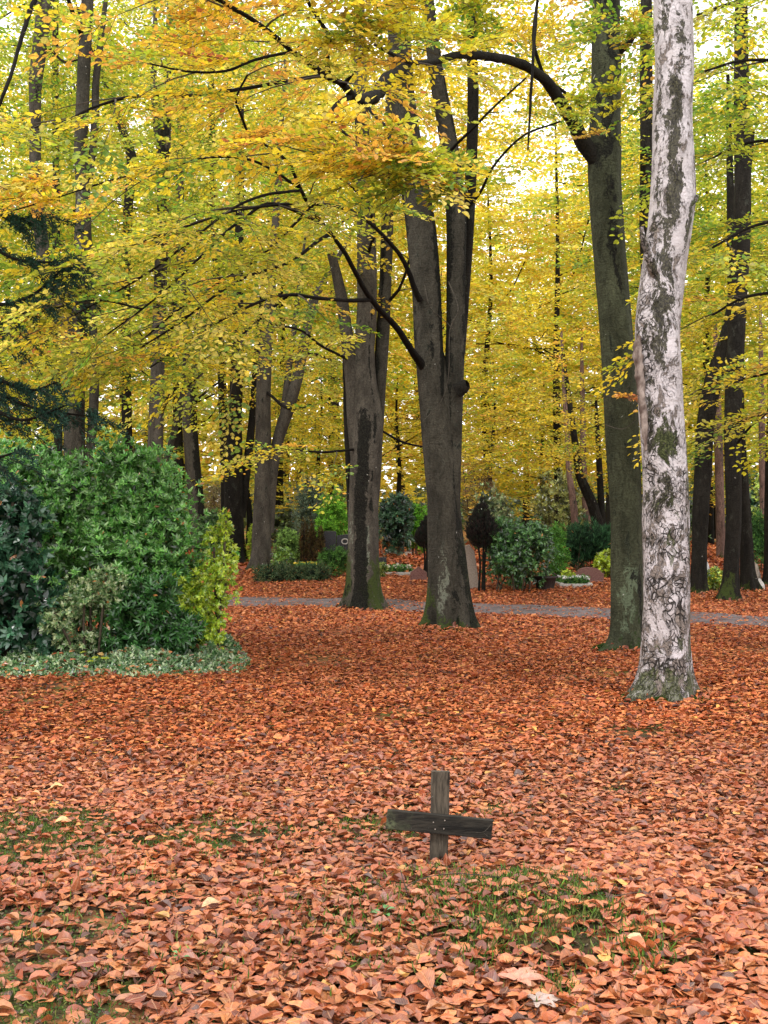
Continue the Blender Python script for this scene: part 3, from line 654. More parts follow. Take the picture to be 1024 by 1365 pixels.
puff(CA, 585, 235, 9.6, .30, .5, .12, 8, 'green', scale=.6)
puff(CA, 690, 50, 15, .5, .8, .25, 8, 'orange', scale=.7)
puff(CA, 430, 5, 10.5, 1.4, 1.0, .28, 26, 'orange', scale=.8)
puff(CA, 250, 20, 12, 1.3, 1.4, .45, 26, 'gold')
puff(CA, 50, 270, 11.2, .6, .8, .16, 15, 'orange', scale=.6)
puff(CA, 90, 470, 14.5, 1.2, 1.2, .35, 34, 'gold', scale=.9)
CA.build('crown', 'mid', M_LEAF, TA)
CA2 = Batch()
fill(CA2, P(540, 30, YA + 1), (3.2, 3.0, 1.9), 150, R, 'gold', 'mid', src=P(570, 200, YA))
fill(CA2, P(330, 330, YA + 4), (3.2, 2.5, 2.4), 110, R, 'mixed', 'mid', src=P(570, 300, YA))
fill(CA2, P(520, 200, YA + 4), (2.4, 2.2, 1.6), 70, R, 'gold', 'mid', src=P(570, 300, YA))
CA2.build('upper_crown', 'hex', M_LEAF, TA)
# pale dead twig hanging along the stem
limb('dead_twig', [[*P(598, 375, YA - .8), .010], [*P(611, 412, YA - .85), .010], [*P(600, 440, YA - .75), .009], [*P(598, 500, YA - .6), .008], [*P(588, 535, YA - .5), .006], [*P(563, 562, YA - .45), .004]], TA, M_BARK_PALE, .06, 6)
limb('dead_twig', [[*P(566, 380, YA - .8), .008], [*P(574, 410, YA - .8), .008], [*P(596, 430, YA - .7), .006], [*P(612, 450, YA - .6), .004]], TA, M_BARK_PALE, .06, 6)

# --- beech B: right, olive trunk beside the birch with the arching bough
TB = tree('olive green beech trunk left of the birch, with an arching bough and mossy foot', 'beeches in front of the path')
YB = hit(838, 868)[1]
stand(TB, trunk('trunk', [(838, 868, 46), (837, 830, 44), (836, 760, 44), (836, 700, 44), (832, 620, 46), (829, 560, 47), (826, 500, 47), (820, 420, 45), (814, 350, 45), (810, 300, 45), (806, 240, 46), (806, 195, 46), (807, 150, 42), (808, 100, 41), (808, 40, 39), (809, -20, 36), (809, -100, 32), (812, -220, 26)], YB, TB, M_BARK_B, seg=72, flare=.35, flutes=4, lump=.035, top_extra=3, sd=5,
      mask=[(2, -.2, .8, 755, 850, .62), (0, .75, .35, 765, 880, .74), (1, .6, .6, 800, 880, .7), (0, .1, .45, 60, 400, .60), (0, -.6, .5, 180, 240, .6), (0, -.3, .12, 325, 345, .9), (0, -.1, 1.2, -50, 190, .50), (0, 0, 1.4, 515, 575, .42)], lobes=[(-1.1, .5, .12, 1.1)]))
bb = limb_traced('bough', [(808, 262, YB + .05, 20), (797, 225, YB - .02, 22), (785, 202, YB - .08, 22), (774, 182, YB - .2, 20), (764, 162, YB - .3, 18), (752, 143, YB - .5, 17), (740, 122, YB - .7, 16), (727, 107, YB - .9, 15), (712, 96, YB - 1.1, 13), (697, 88, YB - 1.3, 13), (677, 81, YB - 1.5, 12), (657, 77, YB - 1.8, 12), (625, 74, YB - 2.2, 11), (598, 77, YB - 2.6, 10), (570, 84, YB - 3.1, 8), (540, 80, YB - 3.8, 6), (500, 60, YB - 4.6, 4)], TB, M_BARK_DARK, seg=16)
limb_traced('branch', [(822, 68, YB, 15), (838, 55, YB - .1, 12), (846, 42, YB - .15, 10)], TB, M_BARK_DARK)
CB = Batch()
foliate(CB, bb, R, 'gold', 'near', start=.82, every=.4, seclen=(.5, 1.1), droop=.25, scale=.8)
q = limb_traced('branch', [(727, 107, YB - .9, 5), (712, 60, YB - 1.1, 5), (716, 10, YB - 1.3, 4), (722, -40, YB - 1.4, 4)], TB)
q = limb_traced('branch', [(716, 10, YB - 1.3, 4.5), (711, 70, YB - 1.9, 4.5), (708, 130, YB - 2.2, 4), (706, 165, YB - 2.3, 3), (704, 200, YB - 2.4, 2)], TB)
q = limb_traced('branch', [(742, 115, YB - .6, 5), (765, 132, YB - .5, 3.5), (782, 150, YB - .6, 2.5)], TB)
foliate(CB, q, R, 'yellow', 'near', start=.3, every=.3, seclen=(.2, .5), scale=.5)
puff(CB, 800, 140, 12.6, .32, .3, .12, 9, 'yellow', scale=.55)
puff(CB, 818, 40, 12.4, .4, .5, .22, 12, 'mixed', scale=.6)
puff(CB, 660, -5, 12.6, .6, .6, .12, 9, 'gold', scale=.6)
puff(CB, 783, 183, 13.6, .10, .1, .04, 2, 'rust', scale=.4)
puff(CB, 845, 528, 12.8, .14, .1, .03, 3, 'rust', scale=.4)
fill(CB, P(800, -60, YB + 1), (3.4, 3, 1.0), 70, R, 'mixed', 'mid', src=P(808, 100, YB))
CB.build('crown', 'mid', M_LEAF, TB)
limb('dead_twig', [[*P(806, 528, YB - .3), .006], [*P(822, 528, YB - .45), .006], [*P(838, 515, YB - .5), .004], [*P(846, 500, YB - .5), .003]], TB, M_BARK_PALE, .05, 6)
limb('dead_twig', [[*P(806, 566, YB - .3), .006], [*P(830, 572, YB - .4), .006], [*P(848, 560, YB - .5), .003]], TB, M_BARK_PALE, .05, 6)

# --- beech C: fluted multi-stem, left of centre
TC = tree('fluted beech of several stems left of the big twin-stemmed one, black streak down its front', 'beeches in front of the path')
YC = hit(483, 814)[1]
stand(TC, trunk('trunk', [(484, 812, 52), (484, 780, 46), (484, 740, 42), (484, 690, 41), (486, 640, 42), (488, 590, 44), (489, 550, 42), (486, 510, 34), (485, 470, 30), (489, 420, 28), (489, 370, 27), (488, 300, 25), (485, 230, 23), (482, 150, 20), (480, 60, 18), (478, -60, 14)], YC, TC, M_BARK_PALE, seg=60, flare=.32, flutes=6, lump=.07, top_extra=3, sd=8,
      mask=[(0, -.15, .46, 540, 830, 1.0), (0, .55, .10, 380, 700, .65), (2, .35, .15, 690, 780, .70), (2, -.9, .3, 680, 780, .5), (1, .9, .8, 740, 830, .85), (1, -1.3, .6, 730, 830, .7), (0, -1.2, .4, 780, 830, .7), (0, .0, .12, 520, 540, .8), (0, .0, .12, 545, 560, .8)]))
trunk('stem', [(476, 610, 18), (472, 560, 19), (469, 500, 19), (463, 450, 18), (457, 405, 17), (451, 375, 15), (445, 350, 13), (441, 338, 11)], YC - .05, TC, M_BARK_PALE, base=False, seg=28, sd=9)
trunk('stem', [(495, 680, 16), (499, 620, 18), (503, 560, 20), (507, 500, 19), (511, 440, 19), (514, 380, 17), (516, 320, 17), (518, 250, 16), (520, 160, 14), (523, 60, 12), (526, -60, 8)], YC + .12, TC, M_BARK_A, base=False, seg=28, sd=10, top_extra=2, mask=[(0, -.6, .35, 300, 560, .7)])
limb('stem', [[*P(467, 690, YC + .3), .06], [*P(465, 600, YC + .35), .07], [*P(462, 520, YC + .4), .06], [*P(460, 440, YC + .5), .04]], TC, M_BARK_DARK, .1, 12)
CC = Batch()
for i, a in enumerate([[(478, 598, YC, 3.5), (430, 603, 21.5, 3), (380, 598, 21, 2)], [(466, 480, YC, 4), (430, 462, 21.5, 3.5), (400, 440, 21, 3), (350, 430, 20.5, 2)],
                       [(520, 400, YC, 5), (535, 380, 21.6, 4), (548, 340, 21, 3)], [(489, 340, YC, 5), (500, 300, 21.5, 4), (470, 250, 21, 3), (430, 225, 20.5, 3)],
                       [(500, 570, YC, 3.5), (540, 590, 23, 3), (590, 600, 24, 2)]]):
    q = limb_traced('branch', a, TC, sd=i); foliate(CC, q, R, 'gold', 'mid', start=.4, every=.7, seclen=(.6, 1.4))
fill(CC, P(470, 90, YC + 1.5), (4.2, 3, 2.2), 230, R, 'gold', 'mid', src=P(485, 300, YC))
fill(CC, P(400, 420, YC + 3), (2.2, 2, 1.5), 60, R, 'yellow', 'mid', src=P(485, 400, YC))
CC.build('crown', 'hex', M_LEAF, TC)

# --- birch
TBI = tree('tall white birch with cracked black and white bark, standing nearest at the right', name='birch_tree')
YBI = hit(884, 932)[1]
o_bi = trunk('trunk', [(886, 934, 74), (887, 915, 71), (888, 885, 68), (888, 850, 66), (889, 800, 65), (889, 750, 66), (888, 700, 67), (888, 650, 64), (886, 600, 62), (883, 550, 62), (881, 500, 62), (878, 450, 63), (879, 420, 63), (883, 380, 62), (888, 340, 60), (894, 300, 61), (898, 260, 61), (898, 210, 57), (897, 170, 54), (898, 130, 53), (900, 80, 54), (899, 40, 54), (898, 0, 54), (896, -60, 52), (893, -180, 48)],
             YBI, TBI, M_BIRCH, seg=110, step=.025, flare=.32, flutes=5, lump=.055, sd=11, top_extra=4, lobes=[(-1.25, .5, .13, .50), (1.35, .45, .10, .32)],
             mask=[(2, 0, 9, 690, 960, .88), (2, 0, 9, 570, 700, .50), (2, 0, 9, -200, 330, .22), (2, 0, 9, 330, 570, .26), (2, -1.0, .5, 300, 700, .7), (0, -.12, .55, 100, 260, .74), (0, -.25, .6, 140, 205, .80), (0, -.30, .46, 240, 400, .72), (0, -.15, .5, 360, 480, .80), (0, -.1, .5, 555, 620, .70), (0, .05, .5, 20, 120, .66), (0, -1.1, .35, -100, 420, .44), (0, 1.2, .3, 0, 300, .40), (0, .7, .2, 255, 330, .6), (0, -.9, .4, 430, 620, .55), (0, -.3, .8, 620, 720, .52), (0, -.8, .3, -50, 90, .55), (0, .6, .25, 20, 90, .5),
                   (1, 0, 9, 890, 960, .70), (1, -.2, .5, 560, 620, .55), (1, 1.3, .35, 600, 900, .55), (1, .1, .5, 670, 740, .5), (1, .95, .25, 255, 300, .6)])
stand(TBI, o_bi)
limb('branch_stub', [[*P(884, 385, YBI - .06), .05], [*P(873, 355, YBI - .16), .048], [*P(864, 335, YBI - .22), .036], [*P(858, 318, YBI - .24), .027], [*P(856, 302, YBI - .24), .021]], TBI, M_BIRCH, .02, 16, .3, mv=(.42, 0, .8))
def peel_strip():
    q = smooth_path([[*P(852, 448, YBI - .10), .022], [*P(850, 466, YBI - .12), .042], [*P(853, 500, YBI - .12), .040], [*P(856, 535, YBI - .12), .034], [*P(859, 562, YBI - .12), .036], [*P(861, 600, YBI - .13), .012]], .02)
    V, Fc = tube_geo(q[:, :3], q[:, 3], 14); c = np.repeat(q[:, :3], 14, 0); V = c + (V - c) * (1 + .28 * fbm(V * 22, 2))[:, None]
    me = np_mesh('peeling_bark', V, Fc.ravel(), np.full(len(Fc), 4), [M_PEEL]); link(bpy.data.objects.new('peeling_bark', me), TBI)
peel_strip()
limb('ridge', [[*P(903, 292, YBI - .19), .012], [*P(915, 278, YBI - .16), .018], [*P(925, 268, YBI - .10), .022], [*P(929, 262, YBI - .02), .016]], TBI, M_BIRCH, .02, 12, .5, mv=(.55, .4, .8))

# --- trees of the left and right, further back
SIDE = 'slender beeches further back'
def side_tree(label, trace, py, mat, px=None, Y=None, stems=(), crown=(), sd=0, mask=None, seg=32, branches=(), lobes=None, flare=.4, group=SIDE, name='beech_tree'):
    t = tree(label, group, name); Yt = Y or hit(trace[0][0], py)[1]
    stand(t, trunk('trunk', trace, Yt, t, mat, seg=seg, step=.08, sd=sd, mask=mask, top_extra=3, lobes=lobes, flare=flare, lump=.05))
    for s in stems: trunk('stem', s, Yt + .1, t, mat, base=False, seg=20, step=.1, sd=sd + 1, top_extra=1.5)
    B = Batch(); n = 0
    for i, (b, pal) in enumerate(branches):
        q = limb_traced('branch', [(a[0], a[1], Yt + a[2], a[3]) for a in b], t, sd=i)
        if pal: foliate(B, q, R, pal, 'mid', start=.3, every=.8, seclen=(.6, 1.6)); n += 1
    for (cx, cy, dy, rx, ry, rz, k, pal) in crown:
        fill(B, P(cx, cy, Yt + dy), (rx, ry, rz), k, R, pal, 'mid', src=P(trace[-1][0], max(cy, 100) + 60, Yt)); n += 1
    if n: B.build('crown', 'hex', M_LEAF, t)
    return t, Yt
side_tree('leaning grey beech trunk behind the evergreen bush, nearest to the left edge', [(112, 770, 30), (108, 700, 28), (103, 640, 25), (100, 590, 24), (95, 520, 22), (86, 440, 22), (72, 390, 22), (61, 352, 21), (54, 308, 19), (48, 240, 17), (47, 190, 16), (47, 140, 17), (48, 103, 19), (54, 59, 20), (60, 0, 22), (64, -80, 20)], 0, M_BARK_PALE, Y=25.5, sd=12, mask=[(0, .5, .3, 100, 140, .7)],
          branches=[([(58, -20, 0, 8), (42, 10, -.5, 7), (30, 45, -1, 6), (18, 90, -1.5, 5), (5, 125, -2, 5), (-10, 170, -2, 4)], None), ([(62, 60, 0, 4), (85, 82, -.5, 3), (110, 78, -1, 2)], None)],
          crown=[(20, 140, 1.5, 2.6, 2, 1.6, 75, 'green'), (60, 330, 2.5, 2.2, 2, 2.6, 90, 'green'), (30, 470, 2, 2, 2, 1.4, 80, 'yellow')])
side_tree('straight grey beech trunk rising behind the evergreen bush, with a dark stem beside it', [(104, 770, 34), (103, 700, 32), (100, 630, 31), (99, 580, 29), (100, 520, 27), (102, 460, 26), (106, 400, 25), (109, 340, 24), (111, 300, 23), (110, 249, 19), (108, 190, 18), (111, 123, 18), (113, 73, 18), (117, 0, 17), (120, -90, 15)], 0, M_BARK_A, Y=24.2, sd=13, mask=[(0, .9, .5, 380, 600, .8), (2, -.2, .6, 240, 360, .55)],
          stems=[[(118, 620, 12), (124, 560, 13), (126, 500, 13), (124, 430, 11), (122, 380, 10)], [(120, 240, 9), (127, 160, 11), (128, 110, 10), (134, 60, 9)]],
          crown=[(150, 90, 2, 3.0, 2, 2.0, 120, 'green'), (150, 280, 3, 2.0, 2, 1.6, 60, 'green')], branches=[([(110, 50, 0, 7), (100, 25, -.4, 6), (88, -10, -.8, 5)], None)])
side_tree('dark slender beech trunk showing just above the right half of the evergreen bush', [(209, 735, 24), (208, 690, 22), (207, 600, 21), (209, 540, 21), (211, 470, 19), (214, 380, 18), (217, 290, 17), (219, 215, 18), (220, 150, 18), (224, 100, 12), (226, 40, 10)], 0, M_BARK_PALE, Y=28, sd=14, mask=[(0, 0, 2, 100, 430, .6)],
          stems=[[(219, 240, 9), (208, 160, 10), (205, 100, 9), (206, 60, 8)]], crown=[(230, 120, 2, 3.4, 2, 2.4, 130, 'mixed'), (190, 420, 3, 2.5, 2, 2.0, 90, 'mixed')], branches=[([(210, 560, 0, 5), (228, 525, -.3, 5), (240, 512, -.5, 4)], None), ([(221, 110, 0, 6), (238, 85, -.3, 6), (247, 78, -.4, 4)], None)])
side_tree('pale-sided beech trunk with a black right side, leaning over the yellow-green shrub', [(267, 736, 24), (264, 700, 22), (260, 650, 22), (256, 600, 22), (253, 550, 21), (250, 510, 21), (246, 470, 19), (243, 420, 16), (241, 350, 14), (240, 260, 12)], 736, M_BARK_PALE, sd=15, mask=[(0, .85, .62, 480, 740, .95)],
          stems=[[(258, 540, 9), (261, 500, 9), (262, 450, 8), (266, 400, 7)]], crown=[(260, 430, 1.5, 2.4, 2, 1.5, 90, 'mixed'), (270, 250, 3, 3.4, 2, 2.2, 120, 'mixed')], branches=[([(255, 540, 0, 4), (285, 515, -.5, 3), (320, 495, -1, 2)], 'yellow')])
t_s = tree('thin pole-like sapling leaning between two trunks behind the evergreen bush', name='sapling'); Ys = 29
stand(t_s, trunk('trunk', [(213, 740, 9), (216, 680, 9), (219, 628, 9), (228, 590, 9), (236, 560, 9), (241, 540, 8), (245, 500, 6), (247, 460, 4)], Ys, t_s, M_BARK_A, seg=14, flare=.2))
side_tree('dark double beech trunk in the gap between the yellow-green shrub and the pale forked beech', [(315, 752, 30), (313, 720, 27), (312, 680, 26), (312, 640, 25), (313, 600, 22), (314, 560, 18), (316, 500, 18), (318, 450, 16), (318, 380, 14), (320, 280, 12)], 752, M_BARK_DARK, sd=16,
          stems=[[(322, 690, 12), (327, 640, 13), (332, 600, 12), (337, 550, 10), (340, 500, 9), (345, 440, 8)]], crown=[(330, 480, 2, 2.4, 2, 1.6, 80, 'yellow'), (330, 200, 2, 3.5, 2, 3.0, 170, 'mixed')])
side_tree('pale smooth beech forking into a leaning right limb, behind the low juniper', [(347, 762, 31), (348, 740, 27), (349, 700, 26), (350, 650, 24), (351, 600, 23), (351, 550, 21), (352, 500, 20), (356, 450, 17), (360, 400, 14), (366, 320, 11), (372, 220, 9)], 760, M_BARK_PALE, sd=17,
          stems=[[(358, 710, 16), (363, 640, 14), (370, 590, 16), (384, 545, 18), (396, 505, 16), (404, 465, 14), (411, 430, 13), (420, 395, 13), (430, 378, 10)], [(366, 600, 8), (376, 560, 9), (384, 500, 9), (392, 440, 8), (398, 390, 7)]],
          crown=[(420, 500, 2, 2.2, 2, 1.6, 90, 'yellow'), (370, 330, 3, 3.6, 2, 2.4, 170, 'yellow'), (400, 590, 4, 2.2, 2, .8, 40, 'yellow')], branches=[([(352, 520, 0, 4), (385, 545, -1, 4), (415, 540, -1.5, 3)], 'gold'), ([(404, 470, 0, 5), (430, 475, -1, 4), (462, 490, -1, 3)], 'gold')])
side_tree('nearer of the pair of dark beeches right of the birch, mossy at its foot', [(971, 802, 27), (974, 775, 23), (976, 740, 22), (978, 700, 22), (978, 650, 23), (977, 600, 24), (977, 560, 24), (979, 500, 25), (982, 440, 24), (988, 340, 24), (990, 250, 23), (989, 150, 22), (988, 50, 19), (988, -60, 16)], 802, M_BARK_DARK, sd=18, mask=[(1, -.5, .8, 765, 810, .8)],
          crown=[(960, 300, 2, 3.5, 2, 2.6, 150, 'green'), (1000, 520, 1, 1.6, 2, 1.3, 50, 'gold')], branches=[([(975, 600, 0, 4), (1000, 570, -.5, 3), (1030, 545, -1, 2)], 'yellow')])
side_tree('farther of the pair of dark beeches right of the birch, half hidden by its neighbour', [(1000, 788, 26), (997, 760, 20), (994, 700, 18), (990, 640, 17), (986, 580, 16), (984, 520, 15), (980, 460, 14), (976, 380, 13), (974, 280, 11)], 788, M_BARK_DARK, sd=19,
          crown=[(1000, 400, 2, 2.6, 2, 1.6, 70, 'gold')])
side_tree('dark beech leaning right, showing close beside the right edge of the birch', [(931, 793, 22), (932, 740, 21), (934, 680, 23), (937, 620, 24), (940, 570, 24), (945, 535, 25), (953, 500, 24), (965, 465, 22), (975, 420, 18), (982, 360, 14)], 793, M_BARK_DARK, sd=20,
          crown=[(930, 480, 2, 1.8, 2, 1.6, 60, 'gold'), (900, 250, 3, 3.0, 2, 3.0, 120, 'green')])
side_tree('beech stem half hidden behind the upper birch trunk', [(868, 782, 22), (868, 700, 21), (867, 600, 20), (865, 500, 20), (864, 400, 20), (862, 300, 20), (862, 200, 18), (862, 100, 18), (862, 0, 16), (862, -80, 14)], 782, M_BARK_DARK, sd=21, crown=[(840, 80, 2, 2.6, 2, 2.2, 110, 'mixed')])
side_tree('dark leaning beech in the distance above the dark clipped yew', [(806, 745, 15), (802, 715, 14), (795, 690, 15), (788, 668, 15), (780, 650, 14), (772, 630, 12), (768, 600, 10)], 0, M_BARK_DARK, Y=36, sd=22, stems=[[(804, 720, 9), (802, 680, 10), (800, 640, 9), (798, 600, 8)]], crown=[(790, 590, 1, 3, 2, 1.2, 70, 'yellow'), (760, 500, -3, 2.6, 1.5, 2.9, 230, 'gold'), (690, 560, 0, 2.6, 1.5, 1.8, 110, 'gold')])
PINES = 'reddish pine trunks in the distance'
for lab, tr, Yp in [('left one of two reddish pine trunks behind the dark clipped yew', [(770, 735, 11), (767, 700, 11), (763, 660, 10), (759, 630, 9), (755, 560, 8)], 40),
                    ('right one of two reddish pine trunks behind the dark clipped yew', [(786, 735, 11), (783, 700, 11), (780, 660, 10), (778, 620, 9), (777, 560, 8)], 42),
                    ('reddish pine trunk standing in the gap between the two groups of dark beeches', [(962, 755, 14), (961, 720, 13), (960, 680, 13), (959, 630, 12), (957, 560, 11)], 36),
                    ('pink-grey pine trunk at the far right edge beyond the dark beeches', [(1019, 730, 10), (1018, 700, 10), (1017, 660, 9), (1016, 600, 9), (1015, 520, 8)], 38)]:
    side_tree(lab, tr, 0, M_BARK_PINK, Y=Yp, seg=16, group=PINES, name='pine_tree', flare=.2)
side_tree('dark beech standing at the very right edge beside the boulders', [(1034, 784, 34), (1033, 740, 28), (1032, 700, 26), (1033, 600, 25), (1036, 450, 22), (1040, 250, 18)], 784, M_BARK_DARK, sd=25, crown=[(1040, 180, 1, 2.5, 2, 2.6, 90, 'green')])
side_tree('thin distant trunk leaning left high between the bush and the pale beech', [(176, 720, 14), (172, 640, 14), (169, 560, 14), (168, 400, 13), (170, 290, 13), (176, 215, 14), (164, 175, 11), (153, 145, 9)], 0, M_BARK_DARK, Y=33, sd=26, crown=[(160, 420, 1.5, 3, 2, 2.2, 90, 'green')])
side_tree('thin dark distant trunk seen between the two left trunks high above the bush', [(80, 720, 12), (78, 600, 12), (76, 400, 11), (75, 250, 10), (74, 120, 9), (74, 20, 8)], 0, M_BARK_DARK, Y=36, sd=27, crown=[(70, 40, 2, 4, 2, 3, 110, 'green')])
side_tree('dark distant trunk seen through the leaves left of the fluted beech', [(300, 742, 13), (300, 640, 12), (296, 500, 12), (290, 380, 11), (284, 250, 10), (282, 120, 9)], 0, M_BARK_DARK, Y=38, sd=28, crown=[(280, 60, 2, 5, 2, 3.5, 150, 'mixed')])

# --- beech off the right side: only its near branches hang into the view
TR = tree('beech whose leafy yellow and green branches hang in from beyond the right edge', 'beeches in front of the path')
trunk('trunk', [(1300, 880, 60), (1300, 700, 50), (1296, 500, 46), (1290, 300, 42), (1285, 100, 38), (1280, -200, 30)], hit(1300, 880)[1] if False else 14.2, TR, M_BARK_A, seg=32, step=.15, top_extra=2)
CR = Batch()
for i, (a, pal) in enumerate([([(1290, 330, 14.2, 10), (1180, 300, 13.6, 8), (1090, 290, 13, 6), (1010, 300, 12.6, 4), (950, 330, 12.3, 3)], 'green'),
                              ([(1290, 180, 14.2, 10), (1180, 120, 13.6, 8), (1090, 90, 13, 6), (1000, 80, 12.5, 4), (940, 95, 12.2, 3)], 'green'),
                              ([(1290, 420, 14.2, 9), (1180, 400, 14, 7), (1080, 390, 13.8, 5), (1000, 395, 13.4, 4), (950, 420, 13.2, 3)], 'gold'),
                              ([(1290, 480, 14.2, 8), (1150, 470, 14.5, 6), (1060, 490, 14.8, 4), (990, 505, 15, 3), (930, 520, 15, 2)], 'gold'),
                              ([(1290, 560, 14.2, 7), (1150, 540, 14.8, 5), (1060, 545, 15.5, 4), (990, 560, 16, 3), (950, 585, 16, 2)], 'yellow'),
                              ([(1290, 80, 14.2, 9), (1180, 0, 13.6, 8), (1090, -20, 13, 6), (990, 0, 12.5, 4), (930, 20, 12.2, 3)], 'mixed'),
                              ([(1290, 250, 14.2, 9), (1180, 220, 13.9, 7), (1080, 190, 13.7, 5), (1000, 190, 13.5, 3.5), (940, 215, 13.4, 2)], 'green')]):
    q = limb_traced('branch', a, TR, sd=40 + i); foliate(CR, q, R, pal, 'near', start=.35, every=.42, seclen=(.5, 1.3), droop=.2)
CR.build('crown', 'mid', M_LEAF, TR)

# --- woodland behind: three crowns grown once, copied per tree
def bg_crown(seed, pal, n=680):
    r = np.random.default_rng(seed); B = Batch()
    fill(B, (0, 0, 12.2), (5.2, 4.2, 10.4), n, r, 'far ' + pal, 'far', src=(0, 0, 8), tilt=.5, twig=False, clump=.6)
    for k in range(16):
        a = r.uniform(0, 2 * math.pi); z = r.uniform(3, 18); L = r.uniform(2.5, 4.5); p0 = np.array([0, 0, z]); p1 = p0 + np.array([math.cos(a) * L, math.sin(a) * L, r.uniform(.2, 2)])
        B.tube(smooth_path([p0, (p0 + p1) / 2 + r.normal(size=3) * .3, p1], .5), .03, 4)
    return B.mesh('woodland_crown', 'hex', M_LEAF, M_BRANCH)
BGM = {p: bg_crown(100 + i, p) for i, p in enumerate(['yellow', 'gold', 'green', 'mixed'])}
def bg_trunk_mesh():
    q = smooth_path([[0, 0, -.5, .22], [.1, 0, 3, .17], [-.1, .1, 8, .13], [.2, 0, 14, .08], [.1, .1, 20, .03]], .4); V, Fc = tube_geo(q[:, :3], q[:, 3], 12)
    me = np_mesh('woodland_trunk', V, Fc.ravel(), np.full(len(Fc), 4), [M_BARK_DARK]); point_col(me, np.zeros((len(V), 3))); return me
BGT = bg_trunk_mesh()
BG = [(-60, 40, 'green', 1.0, 'green-yellow woodland beech beyond the left edge trunks'),
      (95, 46, 'green', 1.05, 'green woodland beech filling the space between the two left trunks'),
      (235, 43, 'mixed', 1.0, 'yellow-green woodland beech behind the pale-sided leaning trunk'),
      (375, 47, 'yellow', .95, 'yellow woodland beech behind the pale forked beech'),
      (500, 52, 'gold', 1.05, 'golden woodland beech seen behind the fluted multi-stem beech'),
      (650, 50, 'gold', .76, 'low golden woodland beech glowing right of the twin-stemmed trunk, under the sky gap'),
      (745, 46, 'gold', .83, 'golden woodland beech filling the space left of the olive trunk'),
      (860, 52, 'yellow', .95, 'yellow woodland beech directly behind the birch'),
      (945, 47, 'green', .82, 'green-yellow woodland beech behind the pair of dark beeches'),
      (1075, 44, 'green', 1.0, 'green-yellow woodland beech at the right edge'),
      (10, 66, 'yellow', 1.25, 'distant yellow beech behind the leftmost trunk'),
      (165, 68, 'yellow', 1.2, 'distant yellow beech above the evergreen bush'),
      (310, 70, 'gold', 1.25, 'distant golden beech above the dark double trunk'),
      (440, 74, 'yellow', 1.3, 'distant yellow beech left of the fluted trunk'),
      (590, 72, 'gold', .8, 'distant golden beech exactly behind the twin-stemmed trunk'),
      (700, 76, 'yellow', 1.04, 'distant yellow beech under the pale sky gap'),
      (810, 70, 'green', 1.1, 'distant golden beech behind the olive trunk'),
      (985, 74, 'yellow', 1.05, 'distant yellow beech between the pair of dark trunks and the right edge')]
rb = random.Random(5)
for (px, Yb, pal, s, lab) in BG:
    x = (px - 512) / F * Yb; t = tree(lab, 'woodland beeches beyond the graves'); t.location = (x, Yb, float(H(x, Yb))); t.scale = (1.0 + .1 * rb.random(), 1, s); t.rotation_euler = (0, 0, rb.uniform(0, 6.28))
    link(bpy.data.objects.new('crown', BGM[pal]), t); link(bpy.data.objects.new('trunk', BGT), t)
YGM = {pl: bg_crown(200 + i, pl, 230) for i, pl in enumerate(['yellow', 'gold'])}
YB_ = [(332, 44, .30, 'yellow', 'low yellow young beech glowing between the dark double trunk and the pale forked beech'), (425, 48, .34, 'gold', 'low golden young beech over the feathery bright green conifer'),
       (530, 47, .34, 'yellow', 'low yellow young beech above the dark rhododendron between the two large beeches'), (655, 44, .33, 'gold', 'low golden young beech just right of the twin-stemmed trunk'),
       (722, 50, .36, 'yellow', 'low yellow young beech above the broad laurel bush'), (895, 46, .33, 'gold', 'low golden young beech between the birch and the dark leaning beech'), (955, 52, .36, 'yellow', 'low yellow young beech between the dark beeches right of the birch'),
       (230, 46, .33, 'yellow', 'low yellow young beech behind the top right of the evergreen bush'), (60, 44, .40, 'gold', 'low golden young beech behind the evergreen bush at the left'), (1030, 50, .38, 'yellow', 'low yellow young beech at the right edge behind the boulders')]
for (px, Yb, s, pal, lab) in YB_:
    x = (px - 512) / F * Yb; t = tree(lab, 'young beeches under the woodland'); t.location = (x, Yb, float(H(x, Yb)) + .3); t.scale = (.62, .62, s); t.rotation_euler = (0, 0, rb.uniform(0, 6.28))
    link(bpy.data.objects.new('crown', YGM[pal]), t); link(bpy.data.objects.new('trunk', BGT), t)
